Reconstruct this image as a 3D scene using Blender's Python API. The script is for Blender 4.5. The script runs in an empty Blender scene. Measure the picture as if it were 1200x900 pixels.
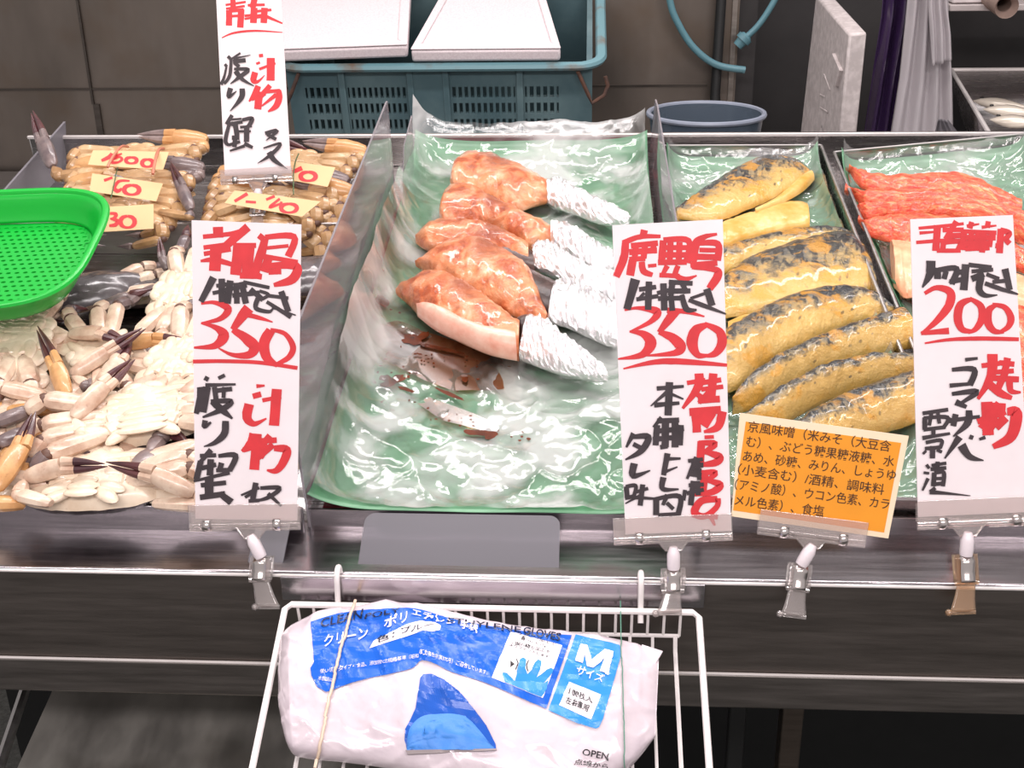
import bpy, math, random
from mathutils import Vector, Matrix, noise
from math import sin, cos, pi, radians, sqrt, exp
random.seed(7)
SC = bpy.context.scene
COL = SC.collection

# ---------------------------------------------------------------- camera
FPX = 1400.0
CAM_LOC = Vector((0, 0, 1.45))
PITCH, YAW, ROLL = radians(23.5), radians(3.75), radians(-1.0)
FW = Vector((-sin(YAW)*cos(PITCH), cos(YAW)*cos(PITCH), -sin(PITCH)))
_r = Vector((cos(YAW), sin(YAW), 0)); _u = _r.cross(FW)
RT = _r*cos(ROLL) + _u*sin(ROLL)
UP = -_r*sin(ROLL) + _u*cos(ROLL)
cd = bpy.data.cameras.new('camera'); cam = bpy.data.objects.new('camera', cd); COL.objects.link(cam)
M = Matrix((RT, UP, -FW)).transposed().to_4x4(); M.translation = CAM_LOC
cam.matrix_world = M
cd.sensor_width = 36.0; cd.lens = 36.0*FPX/1200.0; cd.clip_start = 0.02
SC.camera = cam

# ---------------------------------------------------------------- light
w = bpy.data.worlds.new('room_light'); SC.world = w; w.use_nodes = True
bg = w.node_tree.nodes['Background']; bg.inputs[0].default_value = (1.0, 0.95, 0.95, 1); bg.inputs[1].default_value = 0.46
def lamp(name, loc, tgt, sx, sy, e, col=(1, 0.935, 0.93)):
    d = bpy.data.lights.new(name, 'AREA'); d.shape = 'RECTANGLE'; d.size = sx; d.size_y = sy; d.energy = e; d.color = col
    o = bpy.data.objects.new(name, d); COL.objects.link(o); o.location = loc
    o.rotation_euler = (Vector(tgt)-Vector(loc)).to_track_quat('-Z', 'Y').to_euler()
    return o
lamp('stall_lamp', (0.0, 1.45, 2.55), (0.0, 1.5, 0.9), 3.0, 0.10, 26)
lamp('aisle_lamp', (0.1, -0.75, 2.55), (0.0, 1.3, 0.9), 3.2, 0.30, 44)
lamp('back_lamp', (0.0, 2.62, 2.70), (0.0, 1.6, 0.9), 2.6, 0.12, 24)
vs = SC.view_settings
vs.view_transform = 'Standard'; vs.look = 'None'; vs.exposure = 0.35; vs.gamma = 1.0; vs.use_curve_mapping = False

# ---------------------------------------------------------------- pixel <-> place
def ray(px, py): return FW + RT*((px-600)/FPX) - UP*((py-450)/FPX)
def hit(px, py, P, N):
    d = ray(px, py); N = Vector(N)
    return CAM_LOC + d*((Vector(P)-CAM_LOC).dot(N)/d.dot(N))
TILT = radians(10)
P0 = Vector((0, 1.134, 0.8075)); TV = Vector((0, cos(TILT), sin(TILT))); TN = Vector((0, -sin(TILT), cos(TILT)))
def tw(x, v, n=0.0): return Vector((x, 0, 0)) + P0 + TV*v + TN*n
def th(px, py, n=0.0):
    q = hit(px, py, P0 + TN*n, TN); return q.x, (q-P0).dot(TV)
def tp(px, py, n=0.0):
    x, v = th(px, py, n); return tw(x, v, n)
def yh(px, py, y): return hit(px, py, (0, y, 0), (0, 1, 0))
def zh(px, py, z): return hit(px, py, (0, 0, z), (0, 0, 1))
LEDGE_Z, LEDGE_Y = 0.778, 1.042

# ---------------------------------------------------------------- materials
def S(c):
    return tuple((x/12.92 if x <= 0.04045 else ((x+0.055)/1.055)**2.4) for x in c)
def rgb(r, g, b): return S((r/255, g/255, b/255)) + (1,)
class NM:
    def __init__(s, name):
        s.m = bpy.data.materials.new(name); s.m.use_nodes = True; s.t = s.m.node_tree
        s.b = s.t.nodes['Principled BSDF']; s.out = s.t.nodes['Material Output']
    def n(s, typ, **kw):
        nd = s.t.nodes.new('ShaderNode'+typ)
        for k, v in kw.items():
            if k.startswith('_'): setattr(nd, k[1:], v)
            else: nd.inputs[k].default_value = v
        return nd
    def l(s, a, b): s.t.links.new(a, b)
    def coord(s, kind='Object'): return s.n('TexCoord').outputs[kind]
    def noise(s, scale, detail=4, rough=0.55, co=None, dist=0.0):
        nd = s.n('TexNoise', Scale=scale, Detail=detail, Roughness=rough, Distortion=dist)
        s.l(co if co is not None else s.coord(), nd.inputs['Vector']); return nd.outputs['Fac']
    def ramp(s, fac, stops, interp='LINEAR'):
        r = s.n('ValToRGB'); e = r.color_ramp.elements; r.color_ramp.interpolation = interp
        while len(e) < len(stops): e.new(0.5)
        for i, (p, c) in enumerate(stops):
            e[i].position = p; e[i].color = c if not isinstance(c, (int, float)) else (c, c, c, 1)
        s.l(fac, r.inputs[0]); return r.outputs[0]
    def mix(s, fac, a, b):
        m = s.n('Mix', _data_type='RGBA')
        for sock, v in ((m.inputs[0], fac), (m.inputs[6], a), (m.inputs[7], b)):
            if isinstance(v, bpy.types.NodeSocket): s.l(v, sock)
            else: sock.default_value = v
        return m.outputs[2]
    def math(s, op, a, b=0.0, clamp=False):
        m = s.n('Math', _operation=op, _use_clamp=clamp)
        for i, v in enumerate((a, b)):
            if isinstance(v, bpy.types.NodeSocket): s.l(v, m.inputs[i])
            else: m.inputs[i].default_value = v
        return m.outputs[0]
    def bump(s, h, strength=0.3, dist=0.01):
        b = s.n('Bump', Strength=strength, Distance=dist); s.l(h, b.inputs['Height']); s.l(b.outputs[0], s.b.inputs['Normal']); return b.outputs[0]
    def base(s, v):
        if isinstance(v, bpy.types.NodeSocket): s.l(v, s.b.inputs['Base Color'])
        else: s.b.inputs['Base Color'].default_value = v
    def setp(s, **kw):
        for k, v in kw.items():
            k = k.replace('_', ' ')
            if isinstance(v, bpy.types.NodeSocket): s.l(v, s.b.inputs[k])
            else: s.b.inputs[k].default_value = v
        return s

def plain(name, c, rough=0.5, metal=0.0, var=0.12, scale=30, bump=0.0, spec=0.5, coat=0.0):
    a = NM(name); f = a.noise(scale)
    lo = tuple(x*(1-var) for x in c[:3])+(1,); hi = tuple(min(1, x*(1+var)) for x in c[:3])+(1,)
    a.base(a.ramp(f, [(0.3, lo), (0.7, hi)])); a.setp(Roughness=rough, Metallic=metal, Specular_IOR_Level=spec, Coat_Weight=coat, Coat_Roughness=0.08)
    if bump: a.bump(a.noise(scale*3), bump, 0.002)
    return a.m
def steel(name, c, rough=0.3, stretch=(1, 14, 14), var=0.12, stain=None):
    a = NM(name); mp = a.n('Mapping'); mp.inputs['Scale'].default_value = stretch; a.l(a.coord(), mp.inputs[0])
    f = a.noise(9, 5, 0.6, mp.outputs[0])
    lo = tuple(x*(1-var) for x in c[:3])+(1,); hi = tuple(min(1, x*(1+var)) for x in c[:3])+(1,)
    col = a.ramp(f, [(0.3, lo), (0.7, hi)])
    if stain:
        g = a.noise(3.5, 4, 0.6); col = a.mix(a.ramp(g, [(0.52, 0), (0.75, 0.8)]), col, stain)
    a.base(col); a.setp(Metallic=1.0, Roughness=a.ramp(f, [(0.2, rough*0.75), (0.8, rough*1.25)]))
    a.bump(f, 0.08, 0.002)
    return a.m
def glassy(name, tint, haze=0.15, hazecol=(0.75, 0.7, 0.72, 1), rough=0.06, spec=1.0, patches=None, ior=1.45, wrinkle=0.0):
    """clear sheet plastic: see-through, mirror-like at its angle, with a little white haze"""
    a = NM(name); t = a.t; t.nodes.remove(a.b)
    tr = a.n('BsdfTransparent'); tr.inputs[0].default_value = tint
    gl = a.n('BsdfGlossy', Roughness=rough); gl.inputs[0].default_value = (1, 1, 1, 1)
    if wrinkle:
        bp = a.n('Bump', Strength=wrinkle, Distance=0.004); a.l(a.noise(120, 4, 0.6, None, 2.5), bp.inputs['Height']); a.l(bp.outputs[0], gl.inputs['Normal'])
    df = a.n('BsdfDiffuse'); df.inputs[0].default_value = hazecol
    m1 = a.n('MixShader'); m1.inputs[0].default_value = haze
    if patches:
        f = a.noise(patches[0], 3, 0.5, None, 0.6); a.l(a.ramp(f, [(patches[1], haze), (patches[2], patches[3])]), m1.inputs[0])  # noise mixes milky white patches into the sheet
    a.l(tr.outputs[0], m1.inputs[1]); a.l(df.outputs[0], m1.inputs[2])
    fr = a.n('Fresnel', IOR=ior); fm = a.math('MULTIPLY', fr.outputs[0], spec, True)
    m2 = a.n('MixShader'); a.l(fm, m2.inputs[0]); a.l(m1.outputs[0], m2.inputs[1]); a.l(gl.outputs[0], m2.inputs[2])
    a.l(m2.outputs[0], a.out.inputs[0]); return a.m

# ---------------------------------------------------------------- mesh building
class MB:
    def __init__(s): s.v = []; s.f = []; s.m = []; s.uv = {}
    def add(s, vs, fs, m=0, uvs=None):
        o = len(s.v); s.v += [Vector(p) for p in vs]
        if uvs:
            for i, q in enumerate(uvs): s.uv[o+i] = q
        for f in fs: s.f.append([i+o for i in f]); s.m.append(m)
        return s
    def box(s, c, size, R=None, m=0):
        c = Vector(c); h = Vector(size)/2; vs = []
        for x in (-1, 1):
            for y in (-1, 1):
                for z in (-1, 1):
                    p = Vector((x*h.x, y*h.y, z*h.z)); vs.append(c + (R @ p if R else p))
        return s.add(vs, [(0, 1, 3, 2), (4, 6, 7, 5), (0, 4, 5, 1), (2, 3, 7, 6), (0, 2, 6, 4), (1, 5, 7, 3)], m)
    def prism(s, poly, ex, m=0):
        n = len(poly); a = [Vector(p) for p in poly]; ex = Vector(ex); b = [p+ex for p in a]
        nrm = Vector((0, 0, 0))
        for i in range(n): nrm += a[i].cross(a[(i+1) % n])
        fs = [tuple(range(n-1, -1, -1)), tuple(range(n, 2*n))] + [(i, (i+1) % n, n+(i+1) % n, n+i) for i in range(n)]
        if nrm.dot(ex) < 0: fs = [tuple(reversed(f)) for f in fs]
        return s.add(a+b, fs, m)
    def tube(s, pts, rad, seg=8, m=0, flat=1.0, upv=None, caps=True, closed=False):
        pts = [Vector(p) for p in pts]; n = len(pts)
        if not isinstance(rad, (list, tuple)): rad = [rad]*n
        vs = []; prev = None
        for i, p in enumerate(pts):
            t = (pts[(i+1) % n]-pts[i-1]) if closed else (pts[min(i+1, n-1)]-pts[max(i-1, 0)])
            if t.length < 1e-9: t = Vector((0, 0, 1))
            t.normalize()
            if prev is None:
                a = Vector(upv) if upv else (Vector((0, 0, 1)) if abs(t.z) < 0.9 else Vector((0, 1, 0)))
            else: a = prev
            a = (a - t*a.dot(t))
            if a.length < 1e-6: a = t.orthogonal()
            a.normalize(); prev = a; b = t.cross(a)
            for k in range(seg):
                q = 2*pi*k/seg; vs.append(p + a*cos(q)*rad[i]*flat + b*sin(q)*rad[i])
        fs = []
        for i in range(n if closed else n-1):
            for k in range(seg):
                j = (i+1) % n
                fs.append((i*seg+k, i*seg+(k+1) % seg, j*seg+(k+1) % seg, j*seg+k))
        if caps and not closed: fs += [tuple(range(seg-1, -1, -1)), tuple((n-1)*seg+k for k in range(seg))]
        return s.add(vs, fs, m)
    def grid(s, fn, nu, nv, m=0, uv=True, flip=False):
        vs = []; us = []
        for i in range(nu+1):
            for j in range(nv+1):
                a, b = i/nu, j/nv; vs.append(fn(a, b)); us.append((a, b))
        fs = [(i*(nv+1)+j, (i+1)*(nv+1)+j, (i+1)*(nv+1)+j+1, i*(nv+1)+j+1) for i in range(nu) for j in range(nv)]
        if flip: fs = [tuple(reversed(f)) for f in fs]
        return s.add(vs, fs, m, us if uv else None)
    def ell(s, c, r, R=None, m=0, nu=14, nv=8):
        c = Vector(c); vs = [];
        for j in range(1, nv):
            ph = pi*j/nv
            for i in range(nu):
                q = 2*pi*i/nu; p = Vector((r[0]*sin(ph)*cos(q), r[1]*sin(ph)*sin(q), r[2]*cos(ph))); vs.append(c+(R @ p if R else p))
        top = Vector((0, 0, r[2])); o = len(vs); vs += [c+(R @ top if R else top), c-(R @ top if R else top)]
        fs = [(j*nu+i, (j+1)*nu+i, (j+1)*nu+(i+1) % nu, j*nu+(i+1) % nu) for j in range(nv-2) for i in range(nu)]
        fs += [(o, i, (i+1) % nu) for i in range(nu)] + [(o+1, (nv-2)*nu+(i+1) % nu, (nv-2)*nu+i) for i in range(nu)]
        return s.add(vs, fs, m)
    def lathe(s, c, prof, seg=32, m=0, R=None):
        c = Vector(c); vs = []
        for r, z in prof:
            for k in range(seg):
                q = 2*pi*k/seg; p = Vector((r*cos(q), r*sin(q), z)); vs.append(c+(R @ p if R else p))
        return s.add(vs, [(i*seg+k, i*seg+(k+1) % seg, (i+1)*seg+(k+1) % seg, (i+1)*seg+k) for i in range(len(prof)-1) for k in range(seg)], m)
    def build(s, name, mats, parent=None, smooth=True, local=False, bevel=0.0, solid=0.0, sub=0, angle=40):
        if not isinstance(mats, (list, tuple)): mats = [mats]
        if local: org = Vector((0, 0, 0))
        elif parent is not None: org = Vector(parent.get('_o', (0, 0, 0)))
        else:
            xs = [p.x for p in s.v]; ys = [p.y for p in s.v]; zs = [p.z for p in s.v]
            org = Vector(((min(xs)+max(xs))/2, (min(ys)+max(ys))/2, min(zs)))
        me = bpy.data.meshes.new(name); me.from_pydata([p-org for p in s.v], [], s.f)
        for mm in mats: me.materials.append(mm)
        me.polygons.foreach_set('material_index', s.m)
        if s.uv:
            ul = me.uv_layers.new(name='UVMap')
            for lp in me.loops: ul.data[lp.index].uv = s.uv.get(lp.vertex_index, (0, 0))
        me.update()
        if smooth:
            me.polygons.foreach_set('use_smooth', [True]*len(me.polygons))
            try: me.set_sharp_from_angle(angle=radians(angle))
            except Exception: pass
        o = bpy.data.objects.new(name, me); COL.objects.link(o)
        if parent is not None:
            o.parent = parent; o['_o'] = tuple(org)
        elif not local: o.location = org; o['_o'] = tuple(org)
        if solid:
            md = o.modifiers.new('thick', 'SOLIDIFY'); md.thickness = solid; md.offset = 0
        if bevel:
            md = o.modifiers.new('edge', 'BEVEL'); md.width = bevel; md.segments = 2; md.limit_method = 'ANGLE'; md.angle_limit = radians(40)
        if sub:
            md = o.modifiers.new('sub', 'SUBSURF'); md.levels = sub; md.render_levels = sub
        return o
def tag(o, label, cat, group=None, kind=None):
    if label: o['label'] = label
    if cat: o['category'] = cat
    if group: o['group'] = group
    if kind: o['kind'] = kind
    return o
def thing(name, loc, label, cat, group=None, M=None):
    o = bpy.data.objects.new(name, None); COL.objects.link(o); o.empty_display_size = 0.03
    if M is not None: o.matrix_world = M
    else: o.location = loc; o['_o'] = tuple(loc)
    return tag(o, label, cat, group)
def struct(o): o['kind'] = 'structure'; return o
def catmull(pts, n=6):
    """smooth a list of tuples (any dimension)"""
    if len(pts) < 3: 
        a, b = pts; return [tuple(x+(y-x)*i/n for x, y in zip(a, b)) for i in range(n+1)]
    out = []; P = [pts[0]]+list(pts)+[pts[-1]]
    for i in range(1, len(P)-2):
        p0, p1, p2, p3 = P[i-1:i+3]
        for k in range(n):
            t = k/n
            out.append(tuple(0.5*((2*b)+(-a+c)*t+(2*a-5*b+4*c-d)*t*t+(-a+3*b-3*c+d)*t**3) for a, b, c, d in zip(p0, p1, p2, p3)))
    out.append(tuple(pts[-1])); return out
def lerp(tab, t):
    """piecewise linear on evenly spaced values"""
    x = max(0, min(1, t))*(len(tab)-1); i = min(int(x), len(tab)-2); return tab[i]+(tab[i+1]-tab[i])*(x-i)
def nz(x, y, z=0.0): return noise.noise(Vector((x, y, z)))
# ================================================================ materials used in several places
M_wall = steel('wall_steel', (0.175, 0.147, 0.127, 1), 0.45, (0.6, 0.6, 0.25), 0.14, (0.15, 0.11, 0.08, 1))
M_steel = steel('stainless', (0.50, 0.475, 0.47, 1), 0.26)
M_ledge = steel('ledge_steel', (0.40, 0.37, 0.385, 1), 0.20)
M_dull = steel('dull_steel', (0.42, 0.40, 0.39, 1), 0.42)
M_panel = steel('dark_steel', (0.19, 0.165, 0.15, 1), 0.45, var=0.05)
M_edge = plain('edge_highlight', (0.80, 0.74, 0.72, 1), 0.3, 0.35, 0.05)  # pale colour painted in for the highlight along the steel edges
M_black = plain('black_paint', (0.012, 0.012, 0.012, 1), 0.5)
M_acry = glassy('acrylic', (0.90, 0.87, 0.90, 1), 0.42, (0.48, 0.44, 0.47, 1), 0.05, 0.9)
M_frost = glassy('frosted_acrylic', (0.75, 0.73, 0.78, 1), 0.62, (0.16, 0.15, 0.17, 1), 0.3, 0.5)
M_clear = glassy('clear_plastic', (0.93, 0.90, 0.89, 1), 0.16, (0.8, 0.72, 0.70, 1), 0.06, 1.4)

# ================================================================ the setting
f = MB().box((0, 1.6, -0.02), (7, 6, 0.04)).build('floor', plain('wet_floor', (0.05, 0.05, 0.045, 1), 0.45, 0, 0.5, 160, 0.4)); struct(f)
b = MB().box((-1.15, 3.10, 1.0), (3.04, 0.10, 2.0)).build('wall_back', M_wall); struct(b)
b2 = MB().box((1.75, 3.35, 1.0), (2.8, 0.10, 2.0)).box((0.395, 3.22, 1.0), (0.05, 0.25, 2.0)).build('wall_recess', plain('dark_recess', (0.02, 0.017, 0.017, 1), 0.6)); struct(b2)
# raised joints between the wall sheets
t1 = MB().box((-1.270, 3.047, 1.45), (0.006, 0.008, 1.1)).box((-1.262, 3.047, 0.45), (0.016, 0.008, 0.9))
t1.box((-1.15, 3.048, 0.938), (2.9, 0.006, 0.005)); t1 = t1.build('trim_1', steel('joint', (0.10, 0.085, 0.075, 1), 0.4), smooth=False); struct(t1)
t2 = MB().box((0.358, 3.047, 1.0), (0.012, 0.008, 2.0)).build('trim_2', steel('joint_pale', (0.33, 0.29, 0.26, 1), 0.35), smooth=False); struct(t2)

# ---- bench behind the stall, carries crate, bucket, boxes
bn = thing('work_bench', (0, 2.6, 0), 'low steel work bench behind the stall carrying the crate and bucket', 'bench')
MB().box((0.0, 2.68, 0.715), (3.2, 0.70, 0.03)).build('bench_top', M_dull, bn, bevel=0.004)
for x in (-1.5, 1.5):
    for y in (2.4, 2.95): MB().tube([(x, y, 0), (x, y, 0.70)], 0.02).build('leg', M_dull, bn)

# ================================================================ display counter
ct = thing('display_counter', (0, 1.5, 0), 'stainless steel fish display counter with sloping top and dark front panels', 'counter')
XL, XR = -1.02, 1.05
def tbox(mb, x0, x1, v0, v1, n0, n1, m=0):
    R = Matrix.Rotation(TILT, 3, 'X')
    return mb.box(tw((x0+x1)/2, (v0+v1)/2, (n0+n1)/2), (x1-x0, v1-v0, n1-n0), R, m)
tbox(MB(), XL, XR, 0.0, 1.035, -0.05, -0.036).build('display_pan', M_steel, ct, bevel=0.002)
mb = MB(); tbox(mb, XL, XR, 1.015, 1.032, -0.036, 0.022); mb.build('back_wall', M_steel, ct, bevel=0.003)
mb = MB(); tbox(mb, XL, XR, 1.012, 1.018, 0.020, 0.0255); mb.build('back_rail', M_edge, ct, bevel=0.001)
# front lip of the crab pan and the pan divider
LIPY = P0.y
mb = MB().box((-0.663, LIPY-0.004, 0.79), (0.714, 0.004, 0.036)); mb.build('pan_lip', M_ledge, ct, bevel=0.001)
mb = MB().box(((-0.306+XR)/2, LIPY+0.01, 0.785), (XR+0.306, 0.004, 0.028)); mb.build('tray_stop', M_ledge, ct, bevel=0.001)
# ledge: gentle dip from the lip to the outer edge
def ledge(a, b):
    y = LIPY+0.02 + (LEDGE_Y-LIPY-0.02)*b
    return (XL+(XR-XL)*a, y, LEDGE_Z-0.001 - 0.0015*sin(pi*b))
MB().grid(ledge, 24, 14).build('ledge', M_ledge, ct, solid=0.003)
MB().tube([(XL, LEDGE_Y, LEDGE_Z-0.001), (XR, LEDGE_Y, LEDGE_Z-0.001)], 0.0018, 8).build('ledge_edge', M_edge, ct)
MB().box((0.015, LEDGE_Y+0.008, 0.7195), (XR-XL, 0.012, 0.109)).build('front_panel', M_panel, ct)
MB().tube([(XL, LEDGE_Y, 0.6655), (XR, LEDGE_Y, 0.6655)], 0.0016, 8).build('panel_edge', M_edge, ct)
MB().box((0.015, LEDGE_Y+0.006, 0.643), (XR-XL, 0.014, 0.043)).build('lower_rail', steel('rail_steel', (0.24, 0.215, 0.20, 1), 0.4), ct, bevel=0.002)
# the sloping drain plate and struts under the counter
dp = tp
def low(px, py, y0=1.20, z0=0.50):
    n = Vector((0, -sin(TILT), cos(TILT))); return hit(px, py, (0, y0, z0), n)
a, b_, c, d = low(18, 905), low(63, 806), low(500, 812), low(520, 905)
e1 = (a-b_).normalized()
pl = MB().prism([a+e1*0.12, b_-e1*0.1, c-e1*0.1, d+e1*0.12], (0, 0, -0.006))
pl.build('drain_plate', steel('worn_steel', (0.55, 0.52, 0.48, 1), 0.55, (1.5, 0.6, 0.6), 0.2, (0.12, 0.09, 0.06, 1)), ct)
a, b_ = low(-3, 905), low(30, 806)
MB().tube([a+(a-b_)*1.0, b_-(a-b_)], 0.007, 8).build('strut', M_dull, ct)
for px, x1, m_ in ((862, 0.022, M_black), (925, 0.028, steel('leg_steel', (0.16, 0.13, 0.11, 1), 0.45))):
    q = yh(px, 860, 1.30)
    MB().box((q.x, 1.30, 0.31), (x1, x1, 0.62)).build('leg', m_, ct, bevel=0.003)
for x in (-0.95, 1.0):
    for y in (1.10, 2.08):
        MB().box((x, y, 0.33), (0.03, 0.03, 0.66)).build('leg', M_dull, ct, bevel=0.003)
MB().box((0.015, 1.62, 0.30), (2.0, 0.01, 0.6)).build('back_panel', M_black, ct)

# pan partition and left wall
mb = MB(); tbox(mb, XL+0.01, -0.306, 0.668, 0.673, -0.036, 0.018); mb.build('pan_partition', steel('partition_steel', (0.52, 0.47, 0.46, 1), 0.45), ct, bevel=0.001)
mb = MB(); mb.prism([tw(-0.962, 0.0, -0.036), tw(-0.962, 1.01, -0.036), tw(-0.955, 1.035, 0.045), tw(-0.962, 0.0, 0.0)], (0.004, 0, 0)); mb.build('pan_side', plain('grey_sheet', (0.20, 0.185, 0.205, 1), 0.4, 0, 0.05), ct, smooth=False)

# ---- acrylic dividers
def sheet(name, pts, th_, label, m=None, group=None):
    o = MB().prism(pts, th_).build(name, m or M_acry, smooth=False, bevel=0.0008)
    return tag(o, label, 'divider', group)
sheet('acrylic_divider', [tw(-0.3045, 0.0, -0.036), tw(-0.3045, 0.736, -0.036), tw(-0.3045, 0.736, 0.19), tw(-0.3045, 0.728, 0.192), tw(-0.3045, 0.012, 0.192), tw(-0.3045, 0.0, 0.18)], (0.003, 0, 0), 'tall hazy acrylic divider between the crab pan and the tuna tray')
sheet('acrylic_divider', [tw(-0.296, 0.745, 0.0), tw(-0.296, 0.895, 0.0), tw(-0.292, 0.893, 0.108), tw(-0.294, 0.80, 0.092), tw(-0.296, 0.752, 0.02)], (0.002, 0, 0), 'small pointed acrylic sheet at the back left corner of the tuna tray')
sheet('acrylic_divider', [tw(0.110, 0.03, -0.036), tw(0.110, 0.985, -0.036), tw(0.118, 0.992, 0.097), tw(0.120, 0.96, 0.097), tw(0.136, 0.03, 0.07)], (0.003, 0, 0), 'leaning acrylic divider with a sharp tip between tuna tray and yellow mackerel tray')
sheet('acrylic_divider', [tw(0.752, 0.50, -0.036), tw(0.752, 1.01, -0.036), tw(0.775, 1.03, 0.14), tw(0.80, 0.50, 0.14)], (0.003, 0, 0), 'grey acrylic end sheet at the right of the red fillet tray', M_frost)

# ---- acrylic plates standing on the ledge
def plate(x0, x1, label):
    r = 0.012; pts = []
    yb, zb, yt, zt = 1.060, LEDGE_Z-0.003, 1.124, 0.806
    e = Vector((0, yt-yb, zt-zb)); L = e.length; e.normalize()
    def P(x, s): return Vector((x, yb, zb)) + e*s
    pts = [P(x0, 0), P(x1, 0)]
    for k in range(7):
        q = pi/2*k/6; pts.append(P(x1-r+r*cos(q), L-r+r*sin(q)))
    for k in range(7):
        q = pi/2+pi/2*k/6; pts.append(P(x0+r+r*cos(q), L-r+r*sin(q)))
    nrm = e.cross(Vector((1, 0, 0))); o = MB().prism(pts, nrm*0.002).build('acrylic_plate', M_frost, smooth=False)
    tag(o, label, 'plate')
xa, xb = zh(418, 665, LEDGE_Z).x, zh(655, 665, LEDGE_Z).x
plate(xa, xb, 'wide frosted acrylic plate with rounded corners leaning on the ledge below the tuna tray')
xa, xb = zh(292, 655, LEDGE_Z).x, zh(333, 655, LEDGE_Z).x
plate(xa, xb, 'narrow frosted acrylic plate on the ledge behind the leftmost card clip')
# ================================================================ things behind the stall
def noisecol(name, c1, c2, scale, rough=0.5, thr=(0.4, 0.65), bump=0.0, metal=0, detail=5, spec=0.5):
    a = NM(name); a.base(a.ramp(a.noise(scale, detail), [(thr[0], c1), (thr[1], c2)])); a.setp(Roughness=rough, Metallic=metal, Specular_IOR_Level=spec)
    if bump: a.bump(a.noise(scale*4), bump, 0.002)
    return a.m
# ---- blue-grey crate
M_crate = noisecol('crate_plastic', rgb(72, 96, 102), rgb(92, 114, 118), 8, 0.5)
M_crate_dark = noisecol('crate_inside', rgb(60, 82, 82), rgb(40, 52, 50), 10, 0.6)
M_rim = noisecol('crate_rim_plastic', rgb(98, 136, 144), rgb(104, 84, 68), 9, 0.45, (0.55, 0.68))
M_rust = noisecol('rusty_wire', rgb(64, 46, 40), rgb(96, 62, 46), 40, 0.6)
CX0, CX1, CY0, CY1, CZ0, CZ1 = -0.622, 0.012, 2.49, 2.92, 0.73, 1.085
cr = thing('plastic_crate', ((CX0+CX1)/2, (CY0+CY1)/2, CZ0), 'worn blue-grey plastic crate with slotted sides and wire handles', 'crate')
mb = MB()   # front wall with real slots: verticals and horizontals around the openings
wt = 0.012
def fbox(x0, x1, z0, z1, t=wt, y=CY0): mb.box(((x0+x1)/2, y+t/2, (z0+z1)/2), (x1-x0, t, z1-z0))
def slots(X0, X1, Z0, Z1, rows, pitch=0.0118, gap=0.0062):
    h = (Z1-Z0)/rows
    for r in range(rows):
        z0 = Z0+r*h
        fbox(X0, X1, z0, z0+0.012)
        n = int((X1-X0)/pitch)
        for k in range(n):
            x = X0+(k+0.5)*(X1-X0)/n; fbox(x-(pitch-gap)/2, x+(pitch-gap)/2, z0+0.012, z0+h)
bays = [(CX0+0.035, CX0+0.105), (CX0+0.125, CX0+0.255), (CX0+0.335, CX0+0.475), (CX0+0.495, CX0+0.565)]
ZS0, ZS1 = 0.745, 1.032
prev = CX0
for a_, b_ in bays: fbox(prev, a_, CZ0, CZ1-0.01); prev = b_
fbox(prev, CX1, CZ0, CZ1-0.01)
for a_, b_ in bays:
    slots(a_, b_, ZS0, ZS1, 8); fbox(a_, b_, ZS1, CZ1-0.01); fbox(a_, b_, CZ0, ZS0)
mb.build('front_wall', M_crate, cr, smooth=False)
mb = MB()
for x in (CX0+0.115, CX0+0.258, CX0+0.332, CX0+0.485): fbox(x-0.007, x+0.007, CZ0, CZ1-0.012, 0.02, CY0-0.008)
fbox(CX0+0.262, CX0+0.328, CZ0, CZ1-0.012, 0.016, CY0-0.005)
mb.build('front_rib', M_crate, cr, bevel=0.003)
MB().box(((CX0+CX1)/2, CY1-0.006, (CZ0+CZ1)/2), (CX1-CX0, wt, CZ1-CZ0-0.01)).build('back_wall', M_crate, cr)
for x in (CX0+0.006, CX1-0.006): MB().box((x, (CY0+CY1)/2, (CZ0+CZ1)/2), (wt, CY1-CY0-0.02, CZ1-CZ0-0.01)).build('side_wall', M_crate, cr)
MB().box(((CX0+CX1)/2, (CY0+CY1)/2, CZ0+0.006), (CX1-CX0-0.02, CY1-CY0-0.02, 0.012)).build('bottom', M_crate_dark, cr)
def rrect(x0, x1, y0, y1, r, z, k=6):
    out = []
    for cx, cy, q0 in ((x1-r, y0+r, -pi/2), (x1-r, y1-r, 0), (x0+r, y1-r, pi/2), (x0+r, y0+r, pi)):
        for i in range(k+1):
            q = q0+pi/2*i/k; out.append(Vector((cx+r*cos(q), cy+r*sin(q), z)))
    return out
MB().tube(rrect(CX0-0.012, CX1+0.018, CY0-0.014, CY1+0.012, 0.05, CZ1-0.004), 0.0115, 8, flat=0.75, closed=True, upv=(0, 0, 1)).build('rim', M_rim, cr)
for x, s in ((CX0+0.03, -1), (CX1-0.03, 1)):
    zz = CZ1-0.015
    MB().tube([(x-0.035*s*0, CY0-0.012, zz), (x+0.022*s, CY0-0.026, zz-0.045), (x+0.03*s, CY0-0.03, zz-0.062), (x+0.055*s, CY0-0.022, zz-0.048), (x+0.062*s, CY0-0.016, zz-0.03), (x+0.056*s, CY0-0.012, zz-0.012)], 0.0042, 8).build('wire_handle', M_rust, cr)
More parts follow.
